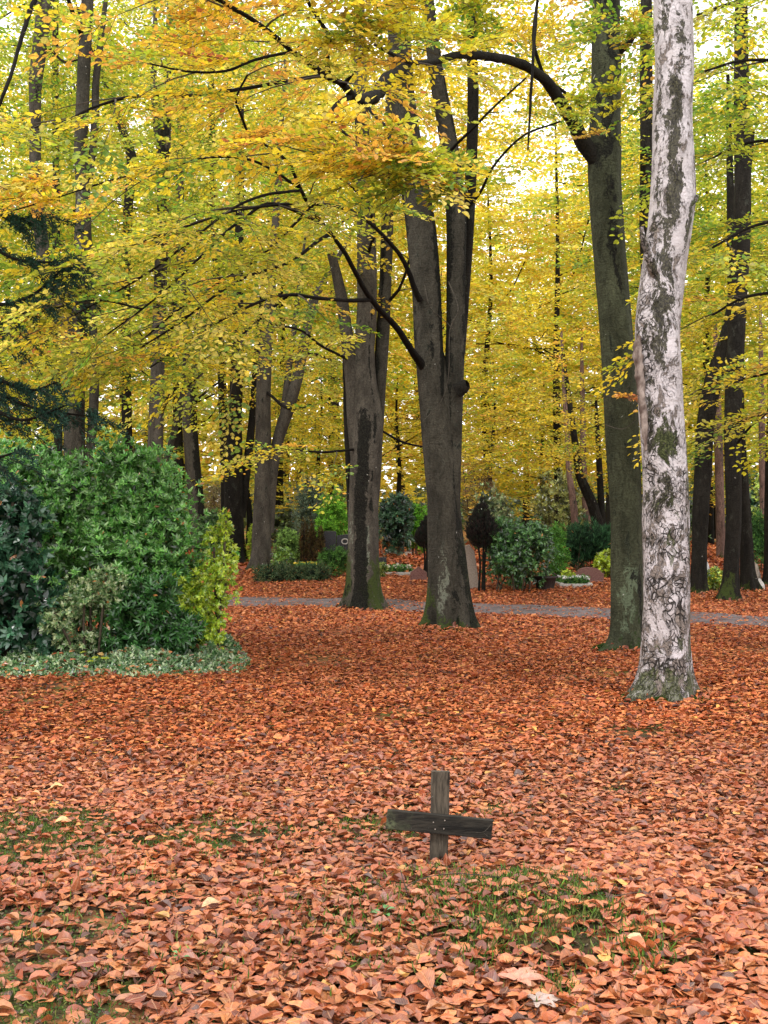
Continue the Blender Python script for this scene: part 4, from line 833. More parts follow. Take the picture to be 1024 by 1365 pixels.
# far wood mass
def far_wood():
    B = Batch(); r = np.random.default_rng(55); n = 42000
    x = r.uniform(-75, 75, n); y = r.uniform(92, 120, n); top = 26 + 7 * vnoise(np.stack([x * .12, y * 0, 0 * x], 1)) - 9 * np.exp(-((x - 14) / 7) ** 2)
    z = H(x, y) + r.random(n) ** 1.5 * top; p = np.stack([x, y, z], 1)
    nz = fbm(p * .16, 2)[:, None]; c = np.where(nz > .3, np.array(BY), np.where(nz > -.1, np.array(BG_), np.where(nz > -.6, np.array(BO), np.array((.22, .28, .12))))) * r.uniform(.5, 1.1, (n, 1))
    d = r.normal(size=(n, 3)) * np.array([1, 1, .4]); B.add(p, d, np.array([0, -.4, .8]) + r.normal(size=(n, 3)) * .5, r.uniform(.7, 1.3, n), r.uniform(.5, .9, n), c)
    m2 = 14000; x2 = r.uniform(-60, 60, m2); y2 = r.uniform(80, 90, m2); p2 = np.stack([x2, y2, H(x2, y2) + r.random(m2) * (2.6 + 1.6 * vnoise(np.stack([x2 * .25, 0 * x2, 0 * x2], 1)))], 1)
    B.add(p2, r.normal(size=(m2, 3)), np.array([0, -.4, .8]) + r.normal(size=(m2, 3)) * .5, .6, .4, np.array([(.10, .16, .06), (.2, .26, .08), (.45, .42, .08), (.07, .11, .05)])[r.integers(0, 4, m2)] * r.uniform(.6, 1.1, (m2, 1)))
    for k in range(46):
        xx = r.uniform(-60, 60); yy = r.uniform(88, 94); g = float(H(xx, yy)); B.tube(np.array([[xx, yy, g], [xx + r.normal() * .5, yy, g + 8], [xx + r.normal() * 1.2, yy, g + 18]]), [.35, .28, .1], 6)
    o = B.build('far_wood', 'lo', M_LEAF, mat2=M_BRANCH); tag(o, 'hazy yellow and green mass of woodland closing the view in the distance', 'woodland', kind='stuff')
far_wood()
# ================================================================== shrubs
def shoots(B, pos, dr, r, k, spread, ln, wd, cols, jit=.25, fold=.1, curl=-.1, offs=.03):
    n = len(pos); dr = norm(np.asarray(dr, float)); pos = np.repeat(pos, k, 0); D = np.repeat(dr, k, 0)
    a = np.tile(np.arange(k) * 2.4, n) + np.repeat(r.uniform(0, 6.28, n), k); ref = np.where(np.abs(D[:, 2:3]) > .9, np.array([[1., 0, 0]]), np.array([[0, 0, 1.]]))
    u = norm(np.cross(D, ref)); w = np.cross(D, u); o = u * np.cos(a)[:, None] + w * np.sin(a)[:, None]; th = spread * r.uniform(.6, 1.25, n * k)
    d = D * np.cos(th)[:, None] + o * np.sin(th)[:, None]; nr = D * np.sin(th)[:, None] - o * np.cos(th)[:, None] + r.normal(size=d.shape) * jit
    nr = np.where(nr[:, 2:3] < -.2, -nr, nr)
    ci = r.integers(0, len(cols), n * k); sh = np.repeat(r.uniform(.7, 1.25, n), k) * r.uniform(.75, 1.2, n * k); c = np.array(cols)[ci] * sh[:, None]
    z = r.uniform(.7, 1.2, n * k); B.add(pos + o * 0 - D * (np.tile(np.arange(k) / k, n) * offs)[:, None], d, nr, ln * z, wd * z, c, curl, fold)
def lobed(r, lumps, n, surf=.72, nz_amp=.18):
    """points and outward directions over a union of ellipsoids [(centre, radii)]"""
    P_, D_ = [], []; vol = np.array([l[1][0] * l[1][2] for l in lumps]); cnt = (n * vol / vol.sum()).astype(int)
    for (c, ra), m in zip(lumps, cnt):
        u = norm(r.normal(size=(m, 3))); rad = surf + (1 - surf) * r.random(m) ** .7; rad = rad * (1 + nz_amp * fbm((np.array(c) + u * np.array(ra)) * 3.3, 2))
        P_.append(np.array(c) + u * rad[:, None] * np.array(ra)); D_.append(norm(u / np.array(ra)))
    return np.concatenate(P_), np.concatenate(D_)
def shrub(label, lumps, n, leaf, cols, cat='shrub', name='shrub', group=None, lod='hex', k=7, spread=.95, upbias=.35, mat=None, stems=8, surf=.6, seed=0, core=True, nz=.2, jit=.25, offs=.03):
    r = np.random.default_rng(300 + seed); t = thing(name, label, cat, group); p, d = lobed(r, lumps, n, surf, nz)
    g = H(p[:, 0], p[:, 1]);     m = (p[:, 2] > g + .03) & (vnoise(p * np.array([3.4, 3.4, 4.2]) / max(.5, leaf[0] / .08) + seed) < .36 + .3 * r.random(len(p))); p, d = p[m], d[m]
    p = p + d * (r.exponential(.085, len(p)) * min(1.0, max(l[1][0] for l in lumps)))[:, None]
    d = d + np.array([0, 0, upbias]) + r.normal(size=d.shape) * .3
    B = Batch(); shoots(B, p, d, r, k, spread, leaf[0], leaf[1], cols, jit=jit, offs=offs)
    B.L[-1][5][r.random(len(B.L[-1][5])) < .006] = (.6, .26, .08)
    if core:  # inner leaves in a darkened colour: shade inside the bush painted in
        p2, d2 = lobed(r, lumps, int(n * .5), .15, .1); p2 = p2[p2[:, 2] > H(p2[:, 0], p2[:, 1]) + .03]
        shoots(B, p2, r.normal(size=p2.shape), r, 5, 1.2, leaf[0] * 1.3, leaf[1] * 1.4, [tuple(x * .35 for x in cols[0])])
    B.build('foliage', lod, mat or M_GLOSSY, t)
    S = Batch(); c0 = np.mean([l[0] for l in lumps], 0); wid = max(l[1][0] for l in lumps)
    for i in range(stems):
        l = lumps[i % len(lumps)]; bx, by = c0[0] + r.normal() * wid * .3, c0[1] + r.normal() * wid * .2
        if i % len(lumps) >= 1: bx, by = (bx + l[0][0]) / 2, (by + l[0][1]) / 2
        e = np.array(l[0]) + r.normal(size=3) * np.array(l[1]) * .35; e[2] += l[1][2] * .3; b = np.array([bx, by, float(H(bx, by)) - .03]); mid = (b + e) / 2 + r.normal(size=3) * .08 * wid
        S.tube(smooth_path([b, mid, e], .12), .012 + .010 * wid, 6)
    V = np.concatenate(S.tv); Fc = np.concatenate(S.tf)
    link(bpy.data.objects.new('stems', np_mesh('stems', V, Fc.ravel(), np.full(len(Fc), 4), [M_STEM])), t)
    return t
def L(px, py, Y, rx, rz, ry=None): return (P(px, py, Y + 1.1), (rx * 1.08, (ry or rx * .8) * 1.08, rz * 1.08))

g1 = [(.15, .42, .07), (.07, .23, .05), (.24, .56, .11), (.15, .45, .08), (.36, .64, .22)]
shrub('large glossy green evergreen bush with leafy rosettes filling the left side', [L(-60, 680, 14.0, .9, .75), L(40, 690, 13.9, .85, .75), L(120, 680, 13.8, .75, .75), L(180, 690, 13.7, .55, .72), L(172, 640, 13.8, .32, .38), L(205, 740, 13.4, .5, .5), L(120, 770, 13.2, .8, .55), L(240, 775, 13.5, .28, .38), L(20, 630, 14.2, .5, .28), L(75, 640, 14.0, .4, .30), L(195, 630, 14.0, .22, .25), L(150, 605, 13.9, .10, .22), L(60, 615, 13.9, .12, .18), L(228, 690, 13.6, .16, .3)], 6200, (.078, .026), g1, seed=1, k=9, stems=16, nz=.42)
shrub('dark blue-green large-leaved bush at the left edge', [L(-40, 760, 12.7, .7, .9), L(15, 720, 12.7, .36, .55), L(28, 810, 12.5, .42, .5)], 1150, (.11, .046), [(.03, .11, .05), (.05, .16, .08), (.08, .21, .11)], seed=2, stems=6)
shrub('small shrub with pale cream-edged leaves at the foot of the big green bush', [L(115, 800, 12.4, .26, .22), L(80, 825, 12.3, .22, .2), L(140, 780, 12.4, .22, .18), L(110, 850, 12.5, .3, .16)], 560, (.055, .026), [(.30, .44, .18), (.13, .28, .08), (.50, .58, .30)], seed=3, stems=5, core=False, surf=.3)
shrub('dark green fern-like shrub with arching leaflets in front of the big bush', [L(190, 815, 12.5, .34, .24), L(170, 850, 12.5, .3, .14), L(230, 840, 12.6, .3, .2), L(205, 790, 12.5, .25, .15)], 520, (.10, .026), [(.06, .21, .04), (.10, .29, .07), (.035, .13, .03)], seed=4, stems=6)
shrub('upright yellow-green privet at the right end of the evergreen bush', [L(284, 790, 13.1, .26, .40), L(272, 830, 13.0, .26, .24), L(292, 740, 13.2, .15, .35), L(255, 815, 13.0, .2, .32), L(298, 705, 13.2, .07, .2), L(265, 845, 13.0, .22, .18), L(240, 790, 13.1, .16, .25)], 950, (.062, .028), [(.42, .60, .04), (.60, .72, .07), (.24, .42, .04), (.52, .66, .05)], seed=5, stems=10, surf=.2, nz=.35, core=False)
def ground_cover():
    B = Batch(); r = np.random.default_rng(77); n = 17000; px = r.uniform(-120, 338, n); c0 = hit(150, 878)
    x0, x1 = hit(-120, 890)[0], hit(336, 885)[0]; x = r.uniform(x0, x1, n); y = r.uniform(11.9, 16.2, n)
    u = (x - x1) / (x1 - x0); edge = 12.45 + .34 * fbm(np.stack([x * 1.6, 0 * x, 0 * x], 1), 2) + np.where(x > x1 - .8, (x - x1 + .8) ** 2 * .5, 0)
    h = np.clip((y - edge) * 1.1, 0, 1) * .13 * np.clip((x1 - x) * 2.2, .15, 1) * (1 + .9 * fbm(np.stack([x * 4, y * 4, 0 * x], 1), 2)); m = (y > edge) & ((x1 - x) > .10 * np.abs(y - 13.3) ** 2)
    x, y, h = x[m], y[m], h[m]; p = np.stack([x, y, H(x, y) + .01 + h * r.uniform(.5, 1.1, len(x))], 1)
    shoots(B, p, np.array([0, -.3, 1.]) + r.normal(size=p.shape) * .5, r, 5, 1.1, .052, .026, [(.11, .26, .08), (.38, .50, .24), (.18, .34, .12), (.06, .14, .05), (.52, .60, .36), (.10, .22, .07)], fold=.05)
    k = r.random(len(p)) < .045; pf = p[k] + np.array([0, 0, .035]); nf = len(pf); B.add(pf, r.normal(size=(nf, 3)) * np.array([1, 1, .3]), np.array([0, -.2, 1.]) + r.normal(size=(nf, 3)) * .35, .075, .048, LC[r.choice(len(LC), nf, p=LW)] * .85, -.1, .15)
    o = B.build('ground_cover', 'hex', M_GLOSSY); tag(o, 'low carpet of grey-green cream-edged creeper along the foot of the evergreen bushes', 'ground cover', kind='stuff')
ground_cover()
def seedling():
    r = np.random.default_rng(5); t = thing('seedling', 'small yellow-green maple seedling among the creeper under the bushes', 'seedling'); c = hit(137, 893); B = Batch(); S = []
    for k in range(9):
        a = r.uniform(0, 6.28); e = c + np.array([math.cos(a) * r.uniform(.05, .2), math.sin(a) * .1 - .08, r.uniform(.10, .22)]); S.append((c, e))
        for q in (-.9, -.45, 0, .45, .9): B.add(e[None], np.array([[math.cos(a + q), math.sin(a + q) - .2, -.25]]), np.array([[0, -.3, 1.]]), .075 - .02 * abs(q), .035, (.50, .58, .06), -.1, .1)
    B.build('leaves', 'hex', M_LEAF, t); T = Batch(); T.segs(np.array([s[0] for s in S]), np.array([s[1] for s in S]), np.full(9, .003), np.full(9, .002))
    V = np.concatenate(T.tv); Fc = np.concatenate(T.tf); link(bpy.data.objects.new('stem', np_mesh('stem', V, Fc.ravel(), np.full(len(Fc), 4), [M_STEM])), t)
seedling()
# yew at the left edge: dark drooping needle branches reaching in front of the leaning trunk
def yew():
    t = tree('dark blue-green conifer whose drooping needle branches reach in from the left edge', name='conifer_tree'); r = np.random.default_rng(9)
    trunk('trunk', [(-130, 860, 40), (-128, 700, 34), (-125, 500, 30), (-122, 200, 20), (-120, 0, 12)], 12.3, t, M_BARK_DARK, seg=24, step=.2)
    B = Batch(); cols = [(.016, .055, .038), (.03, .085, .058), (.010, .032, .022)]
    for i, b in enumerate([[(-125, 230, 12.3, 8), (-40, 265, 11.8, 6), (20, 290, 11.4, 4), (62, 288, 11.1, 2)], [(-125, 300, 12.3, 8), (-30, 320, 11.8, 6), (20, 345, 11.4, 4), (80, 350, 11.1, 2)], [(-125, 380, 12.3, 8), (-20, 405, 11.8, 6), (40, 395, 11.3, 4), (98, 345, 11.0, 2)],
                           [(-125, 430, 12.3, 8), (-20, 440, 11.8, 5), (20, 425, 11.3, 3), (50, 400, 11.3, 2)], [(-125, 500, 12.3, 8), (-20, 520, 11.8, 6), (50, 545, 11.3, 4), (120, 555, 11.0, 2)], [(-125, 590, 12.3, 8), (-60, 600, 11.8, 6), (-10, 610, 11.3, 4), (30, 600, 11.0, 2)],
                           [(-125, 470, 12.3, 8), (-20, 500, 11.8, 6), (40, 520, 11.3, 4), (75, 510, 11.0, 2)], [(-125, 540, 12.0, 8), (-20, 545, 11.4, 6), (30, 560, 11.2, 4), (90, 540, 11.0, 2)]]):
        q = limb_traced('branch', b, t, sd=i); n = len(q)
        for j in range(int(n * .3), n):
            for s in (-1, 1):
                if r.random() < .52: continue
                l = r.uniform(.25, .65); yaw = r.uniform(-.6, .9); d = np.array([math.cos(yaw) * .7, s * .8, -.25 + r.normal() * .15]); d /= np.linalg.norm(d)
                u = np.linspace(0, 1, 12)[:, None]; p = q[j, :3] + d * l * u + np.array([0, 0, -.25]) * u * u * l; m = len(p)
                p2 = np.repeat(p, 3, 0); shoots(B, p2 + r.normal(size=p2.shape) * .02, np.tile(d, (len(p2), 1)), r, 4, .9, .05, .013, cols)
                B.tube(p[::3], .004, 3)
    B.build('crown', 'lo', M_NEEDLE, t)
yew()

# shrubs and conifers among the graves
def base(px, py): h = hit(px, py); return h
def bush(label, px, py, w, h, cols, leaf=(.09, .04), n=700, shape='round', seed=0, mat=None, name='shrub', cat='shrub', dy=0, spread=.95, up=.35, k=6, stems=5, surf=.5, clear=.1, group='shrubs among the graves'):
    """w,h in picture pixels of its outline, standing on the ground seen at (px,py)"""
    cols = [(min(.8, c[0] * 2.0), min(.8, c[1] * 1.85), c[2] * 1.25) for c in cols]
    b = base(px, py); Y = b[1] + dy; s = Y / F; W, Hh = w * s / 2, h * s; gz = float(H(b[0], Y)); x = b[0] * Y / b[1]; r = random.Random(seed)
    if shape == 'round':
        lumps = [((x, Y, gz + Hh * .5), (W * .8, W * .7, Hh * .46))] + [((x + r.uniform(-.6, .6) * W, Y + r.uniform(-.5, .3) * W, gz + Hh * r.uniform(.3, .75)), (W * r.uniform(.3, .45), W * .4, Hh * r.uniform(.18, .28))) for _ in range(7)]
    elif shape == 'column':
        lumps = [((x, Y, gz + Hh * .42), (W * .9, W * .9, Hh * .42)), ((x + W * .1, Y, gz + Hh * .72), (W * .55, W * .55, Hh * .3))]
    elif shape == 'spread':
        lumps = [((x + W * t, Y + r.uniform(-.3, .3), gz + Hh * .35), (W * .35, W * .3, Hh * r.uniform(.4, .65))) for t in (-.75, -.4, 0, .4, .75)]
    else: lumps = shape(x, Y, gz, W, Hh)
    return shrub(label, lumps, n, leaf, cols, cat, name, group, 'lo', k, spread, up, mat, stems, surf, seed + 50, core=True, nz=.25)
bush('broad dark green laurel bush between the round topiary and the dark planter', 692, 788, 118, 100, [(.04, .12, .045), (.025, .075, .03), (.07, .17, .06)], n=1500, seed=1, stems=9)
bush('bright green upright shrub just right of the broad laurel bush', 742, 778, 34, 78, [(.09, .24, .05), (.06, .17, .05)], (.12, .02), 380, 'column', 2, M_NEEDLE, up=1.2)
bush('dark clipped yew with upright shoots behind the wide rounded headstone', 787, 775, 76, 76, [(.018, .06, .035), (.03, .085, .05), (.012, .04, .025)], (.15, .02), 1000, 'round', 3, M_NEEDLE, dy=1.2, up=1.5, spread=.5)
bush('yellow-green low shrub beside the wide rounded headstone', 812, 776, 44, 40, [(.30, .40, .04), (.2, .3, .04)], (.08, .045), 380, 'round', 4, dy=.8)
bush('small lime tuft at the left foot of the wide rounded headstone', 756, 779, 20, 20, [(.32, .42, .06)], (.08, .03), 90, 'round', 5, stems=2)
bush('dark rhododendron between the fluted beech and the twin-stemmed beech', 527, 752, 60, 92, [(.015, .05, .035), (.03, .08, .055), (.05, .12, .09)], (.13, .05), 800, 'round', 6, dy=2)
bush('bright green thuja right of the dark rhododendron', 556, 750, 40, 76, [(.14, .36, .05), (.10, .28, .04)], (.12, .035), 500, 'round', 7, M_NEEDLE, dy=2.5)
bush('feathery bright green conifer behind the black gravestone', 446, 752, 62, 92, [(.13, .34, .05), (.20, .42, .07), (.09, .25, .04)], (.13, .03), 700, 'round', 8, M_NEEDLE, dy=2.5)
bush('blue-grey conifer behind the brown columnar cypresses', 412, 752, 50, 108, [(.10, .16, .17), (.16, .22, .23), (.07, .11, .12)], (.11, .02), 650, 'column', 9, M_NEEDLE, dy=5)
bush('pale green rounded shrub left of the brown columnar cypresses', 385, 757, 48, 52, [(.14, .26, .10), (.2, .34, .13)], (.08, .03), 500, 'round', 10, M_NEEDLE, dy=1.2)
bush('olive shrub in front of the arched brown headstone', 380, 762, 34, 32, [(.07, .15, .03), (.12, .2, .04)], (.09, .04), 260, 'round', 11)
bush('yellow-green cypress edging the dark double trunk', 336, 760, 18, 56, [(.28, .40, .05)], (.08, .02), 160, 'column', 12, M_NEEDLE, dy=2, stems=2)
for (lab, px, w, h) in (('tallest left one of three brown columnar cypresses', 405, 13, 62), ('middle one of three brown columnar cypresses', 416, 12, 60), ('right one of three brown columnar cypresses', 427, 12, 54)):
    bush(lab, px, 757, w, h, [(.055, .04, .022), (.08, .05, .028), (.04, .045, .02)], (.10, .016), 200, 'column', px, M_NEEDLE, up=2.5, spread=.4, stems=2, name='columnar_cypress', cat='conifer', group='brown columnar cypresses')
bush('low dark spreading juniper in front of the brown columnar cypresses', 392, 775, 92, 24, [(.025, .055, .035), (.045, .08, .05), (.06, .08, .05)], (.12, .02), 700, 'spread', 14, M_NEEDLE)
bush('small dark green mounded conifer touching the left side of the fluted beech', 446, 771, 42, 44, [(.04, .11, .03), (.06, .15, .04)], (.09, .02), 420, 'round', 15, M_NEEDLE)
bush('low greenish tuft right of the fluted beech', 505, 772, 26, 22, [(.10, .17, .05), (.2, .24, .1)], (.08, .02), 130, 'round', 16, M_NEEDLE, stems=2)
bush('green hedge-like shrub left of the dark double trunk', 285, 752, 56, 66, [(.04, .12, .04), (.08, .18, .06)], (.1, .04), 480, 'round', 17, dy=1.5)
bush('dark green conifer at the right edge beyond the boulders', 1012, 772, 44, 82, [(.05, .14, .05), (.08, .20, .06), (.03, .09, .04)], (.1, .025), 620, 'round', 18, M_NEEDLE, dy=2)
bush('light green shrub at the far right edge behind the pine', 1030, 760, 60, 130, [(.2, .32, .1), (.3, .4, .12)], (.13, .06), 500, 'round', 19, dy=8)
bush('small shrub of light green leaves beside the pale slab between the dark beeches', 952, 790, 26, 36, [(.22, .34, .08), (.1, .2, .05), (.5, .4, .06)], (.08, .04), 180, 'round', 20, stems=3)
bush('tall dark holly far behind the pair of dark beeches', 1006, 752, 40, 110, [(.03, .09, .06), (.06, .14, .1)], (.16, .07), 420, 'round', 21, dy=10)
bush('greyish green bush far behind the round topiary', 655, 756, 60, 92, [(.09, .15, .09), (.13, .2, .12), (.18, .2, .14)], (.13, .05), 560, 'round', 22, dy=7)
bush('leafless grey twiggy bush in the distance left of the dark double trunk', 292, 750, 60, 110, [(.30, .26, .24), (.22, .19, .17)], (.16, .012), 620, 'round', 23, M_NEEDLE, dy=8, spread=.7)
bush('brown twiggy bush behind the right flank of the twin-stemmed beech', 640, 750, 60, 130, [(.15, .1, .08), (.24, .17, .12)], (.18, .012), 560, 'round', 24, M_NEEDLE, dy=9, spread=.7)
bush('dull green bush in the distance left of the pale pillar stone', 590, 752, 70, 70, [(.06, .12, .05), (.1, .16, .06)], (.15, .06), 420, 'round', 25, dy=6)
bush('grey-green bush in the distance behind the arched brown headstone', 370, 748, 70, 60, [(.08, .13, .07), (.12, .17, .09)], (.15, .06), 420, 'round', 26, dy=9)
bush('olive bush in the distance between the laurel and the clipped yew', 745, 760, 70, 120, [(.16, .2, .08), (.22, .24, .1)], (.14, .04), 480, 'round', 27, dy=9)
bush('dark bush in the distance behind the birch foot', 880, 765, 110, 80, [(.04, .09, .04), (.07, .13, .05)], (.14, .06), 560, 'round', 28, dy=6)
bush('dark evergreen in the distance hidden behind the large left bush', 120, 750, 170, 110, [(.03, .08, .035), (.05, .12, .05)], (.16, .07), 700, 'round', 29, dy=4)
# topiary on stems: dark ball with pointed top
def topiary(label, px, py, w, h, seed):
    b = base(px, py); Y = b[1]; s = Y / F; x = b[0]; gz = b[2]; t = thing('topiary', label, 'topiary', 'dark clipped topiaries'); r = np.random.default_rng(seed)
    c = np.array([x, Y, gz + (h - w * .62) * s]); W = w * s / 2
    p, d = lobed(r, [(c, (W, W, W * 1.15)), (c + np.array([0, 0, W * .9]), (W * .5, W * .5, W * .75)), (c + np.array([W * .1, 0, W * 1.7]), (W * .12, W * .12, W * .4))], 950, .75, .08)
    d = d * .5 + np.array([0, 0, 1.0]); B = Batch(); shoots(B, p, d, r, 5, .35, .10, .014, [(.035, .028, .026), (.05, .035, .03), (.02, .035, .022)])
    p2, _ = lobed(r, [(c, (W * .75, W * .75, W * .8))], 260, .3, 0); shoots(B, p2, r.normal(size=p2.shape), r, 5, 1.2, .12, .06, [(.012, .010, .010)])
    B.build('foliage', 'lo', M_NEEDLE, t)
    for k in (-.35, .15, .4): limb('stem', [[x + k * W * .5, Y, gz - .03, .028], [x + k * W * .4 + .02, Y, gz + (h - w) * s * .6, .022], [x + k * W, Y, c[2], .02]], t, M_BARK_DARK, .06, 8)
topiary('dark round topiary with a pointed tip on thin stems, right of the pale pillar stone', 642, 790, 42, 108, 1)
topiary('dark round topiary half hidden behind the left side of the twin-stemmed beech', 567, 772, 26, 72, 2)

# ================================================================== graves
def stone_mat(name, c1, c2, rough=.7, spec=.3): return simple(name, c1, c2, 30, rough, bs=.25, spec=spec)
M_REDST = stone_mat('red_granite', (.11, .045, .038), (.20, .10, .085), .55)
M_DARKST = stone_mat('polished_black_stone', (.012, .012, .015), (.03, .03, .036), .25, .5)
M_GREYST = stone_mat('grey_stone', (.30, .28, .26), (.45, .43, .40))
M_TANST = stone_mat('tan_stone', (.26, .21, .17), (.40, .34, .29)); M_WHITEST = stone_mat('white_stone', (.55, .55, .56), (.72, .72, .74))
M_BROWNST = stone_mat('brown_stone', (.17, .09, .06), (.30, .18, .12)); M_BRASS = simple('brass', (.30, .20, .07), (.45, .32, .12), 30, .35)
def slab(name, outline, thick, loc, mat, parent=None, rz=0, bevel=.012, lean=0):
    """extruded outline (x,z) with rounded edges"""
    import bmesh
    bm = bmesh.new(); vs = [bm.verts.new((x, -thick / 2, z)) for x, z in outline]; f = bm.faces.new(vs)
    e = bmesh.ops.extrude_face_region(bm, geom=[f]); bmesh.ops.translate(bm, vec=(0, thick, 0), verts=[v for v in e['geom'] if isinstance(v, bmesh.types.BMVert)])
    bmesh.ops.recalc_face_normals(bm, faces=bm.faces); 
    if bevel: bmesh.ops.bevel(bm, geom=[e for e in bm.edges if e.calc_face_angle(0) > .6], offset=bevel, segments=2, affect='EDGES', profile=.6)
    me = bpy.data.meshes.new(name); bm.to_mesh(me); bm.free(); me.materials.append(mat); o = link(bpy.data.objects.new(name, me), parent); o.location = loc; o.rotation_euler = (lean, 0, rz); return o
def arc(x0, x1, z0, z1, n=12, a0=180, a1=0):
    cx, cz, rx, rz = (x0 + x1) / 2, z0, (x1 - x0) / 2, z1 - z0
    return [(cx + rx * math.cos(math.radians(a0 + (a1 - a0) * k / n)), cz + rz * math.sin(math.radians(a0 + (a1 - a0) * k / n))) for k in range(n + 1)]
GR = 'gravestones beyond the path'
def grave(label, px, py, w, h, prof, mat, thick=.14, rz=0, plinth=True, dy=0, cat='gravestone', name='gravestone', engr=True):
    b = base(px, py); Y = b[1] + dy; s = Y / F; x = b[0] * Y / b[1]; W, Hh = w * s / 2, h * s; t = thing(name, label, cat, GR); t.location = (x, Y, float(H(x, Y))); t.rotation_euler = (0, 0, rz)
    slab('stone', prof(W, Hh), thick, (0, 0, 0), mat, t)
    if plinth: slab('plinth', [(-W * 1.12, -.1), (W * 1.12, -.1), (W * 1.12, .06), (-W * 1.12, .06)], thick * 2, (0, 0, 0), mat, t, bevel=.01)
    return t
rounded = lambda W, h: [(-W, -.05), (W, -.05), (W, h * .62)] + [(W * .86, h * .66)] + arc(-W * .82, W * .82, h * .66, h, 12, 0, 180) + [(-W * .86, h * .66), (-W, h * .62)]
arched = lambda W, h: [(-W, -.05), (W, -.05)] + arc(-W, W, h * .55, h, 14, 0, 180)
rect = lambda W, h: [(-W, -.05), (W, -.05), (W, h), (-W, h)]
house = lambda W, h: [(-W, -.05), (W, -.05), (W, h * .6), (0, h), (-W, h * .6)]
bow = lambda W, h: [(-W, -.05), (W * .9, -.05), (W * .6, h * .5), (W * .3, h * .85), (-W * .3, h), (-W, h * .97)]
grave('wide reddish headstone with a rounded shouldered top in front of the clipped yew', 785, 777, 38, 21, rounded, M_REDST, .2)
grave('small dark red pointed headstone just left of the twin-stemmed beech foot', 558, 775, 22, 20, house, M_REDST, .25)
grave('tall tan curved pillar stone behind the right side of the twin-stemmed beech', 629, 786, 22, 60, bow, M_TANST, .2, plinth=False)
grave('arched brown headstone seen right of the pale forked beech', 368, 757, 15, 24, arched, M_BROWNST, .15, dy=1.5)
tb = grave('tall black polished gravestone with a pale emblem block beside the fluted beech', 440, 752, 17, 42, rect, M_DARKST, .2, dy=.6)
s_ = (hit(440, 752)[1] + .6) / F
slab('side_block', [(0, 0), (19 * s_, 0), (19 * s_, 25 * s_), (14 * s_, 30 * s_), (0, 28 * s_)], .2, (9 * s_, .02, 8 * s_), M_DARKST, tb)
def ring(name, R_, r_, loc, parent, mat, sx=1.0):
    a = np.linspace(0, 2 * math.pi, 20); q = np.stack([np.cos(a) * R_ * sx, 0 * a, np.sin(a) * R_], 1); V, Fc = tube_geo(q, r_, 6); o = link(bpy.data.objects.new(name, np_mesh(name, V, Fc.ravel(), np.full(len(Fc), 4), [mat])), parent); o.location = loc
ring('emblem', 3.4 * s_, .9 * s_, (20 * s_, -.12, 28 * s_), tb, M_GREYST, 1.2)
grave('low dark box-shaped stone right of the fluted beech', 508, 764, 15, 17, rect, M_DARKST, .3, dy=1)
grave('low grey block stone in the distance between the two large beeches', 522, 756, 16, 9, rect, M_GREYST, .3, dy=4, plinth=False)
grave('small tan block stone in the distance between the two large beeches', 541, 757, 16, 9, rect, M_TANST, .3, dy=3, plinth=False)
grave('pale narrow slab headstone between the birch and the pair of dark beeches', 941, 784, 9, 36, arched, M_WHITEST, .12)
grave('small grey arched headstone far behind the rhododendron', 544, 745, 9, 20, arched, M_GREYST, .12, dy=8)
def grave_bed(label, px, py, w, d, fl, seed):
    b = base(px, py); s = b[1] / F; W = w * s / 2; t = thing('grave_bed', label, 'grave bed', 'edged grave beds'); t.location = b; r = np.random.default_rng(seed)
    slab('kerb', [(-W, 0), (W, 0), (W, .10), (-W, .10)], .09, (0, 0, 0), M_GREYST, t, bevel=.01); slab('kerb', [(-W, 0), (W, 0), (W, .12), (-W, .12)], .09, (0, d, .03), M_GREYST, t, bevel=.01)
    for sx in (-1, 1): slab('kerb', [(-d / 2, 0), (d / 2, 0), (d / 2, .11), (-d / 2, .11)], .09, (sx * (W - .05), d / 2, .01), M_GREYST, t, rz=math.pi / 2, bevel=.01)
    B = Batch(); n = 220; x = r.uniform(-W * .85, W * .85, n); y = r.uniform(.1, d * .9, n); p = np.stack([x, y, .08 + r.random(n) * .14], 1); shoots(B, p, np.array([0, 0, 1.]) + r.normal(size=p.shape) * .4, r, 5, .9, .10, .05, [(.10, .26, .06), (.06, .16, .05), (.2, .36, .08)])
    m = 60; p = np.stack([r.uniform(-W * .8, W * .8, m), r.uniform(.1, d * .8, m), .2 + r.random(m) * .06], 1); shoots(B, p, np.array([0, -.3, 1.]) + r.normal(size=p.shape) * .3, r, 6, 1.1, .05, .04, [fl, tuple(q * .8 for q in fl)])
    B.build('planting', 'lo', M_NEEDLE, t)
grave_bed('edged grave bed with pale flowers between the two large beeches', 530, 768, 44, 1.1, (.75, .70, .60), 1)
grave_bed('edged grave bed with yellow flowers at the foot of the brown columnar cypresses', 408, 764, 40, 1.0, (.80, .62, .08), 2)
grave_bed('edged grave bed with white flowers left of the olive trunk by the lime tuft', 768, 784, 44, 1.0, (.8, .78, .78), 3)
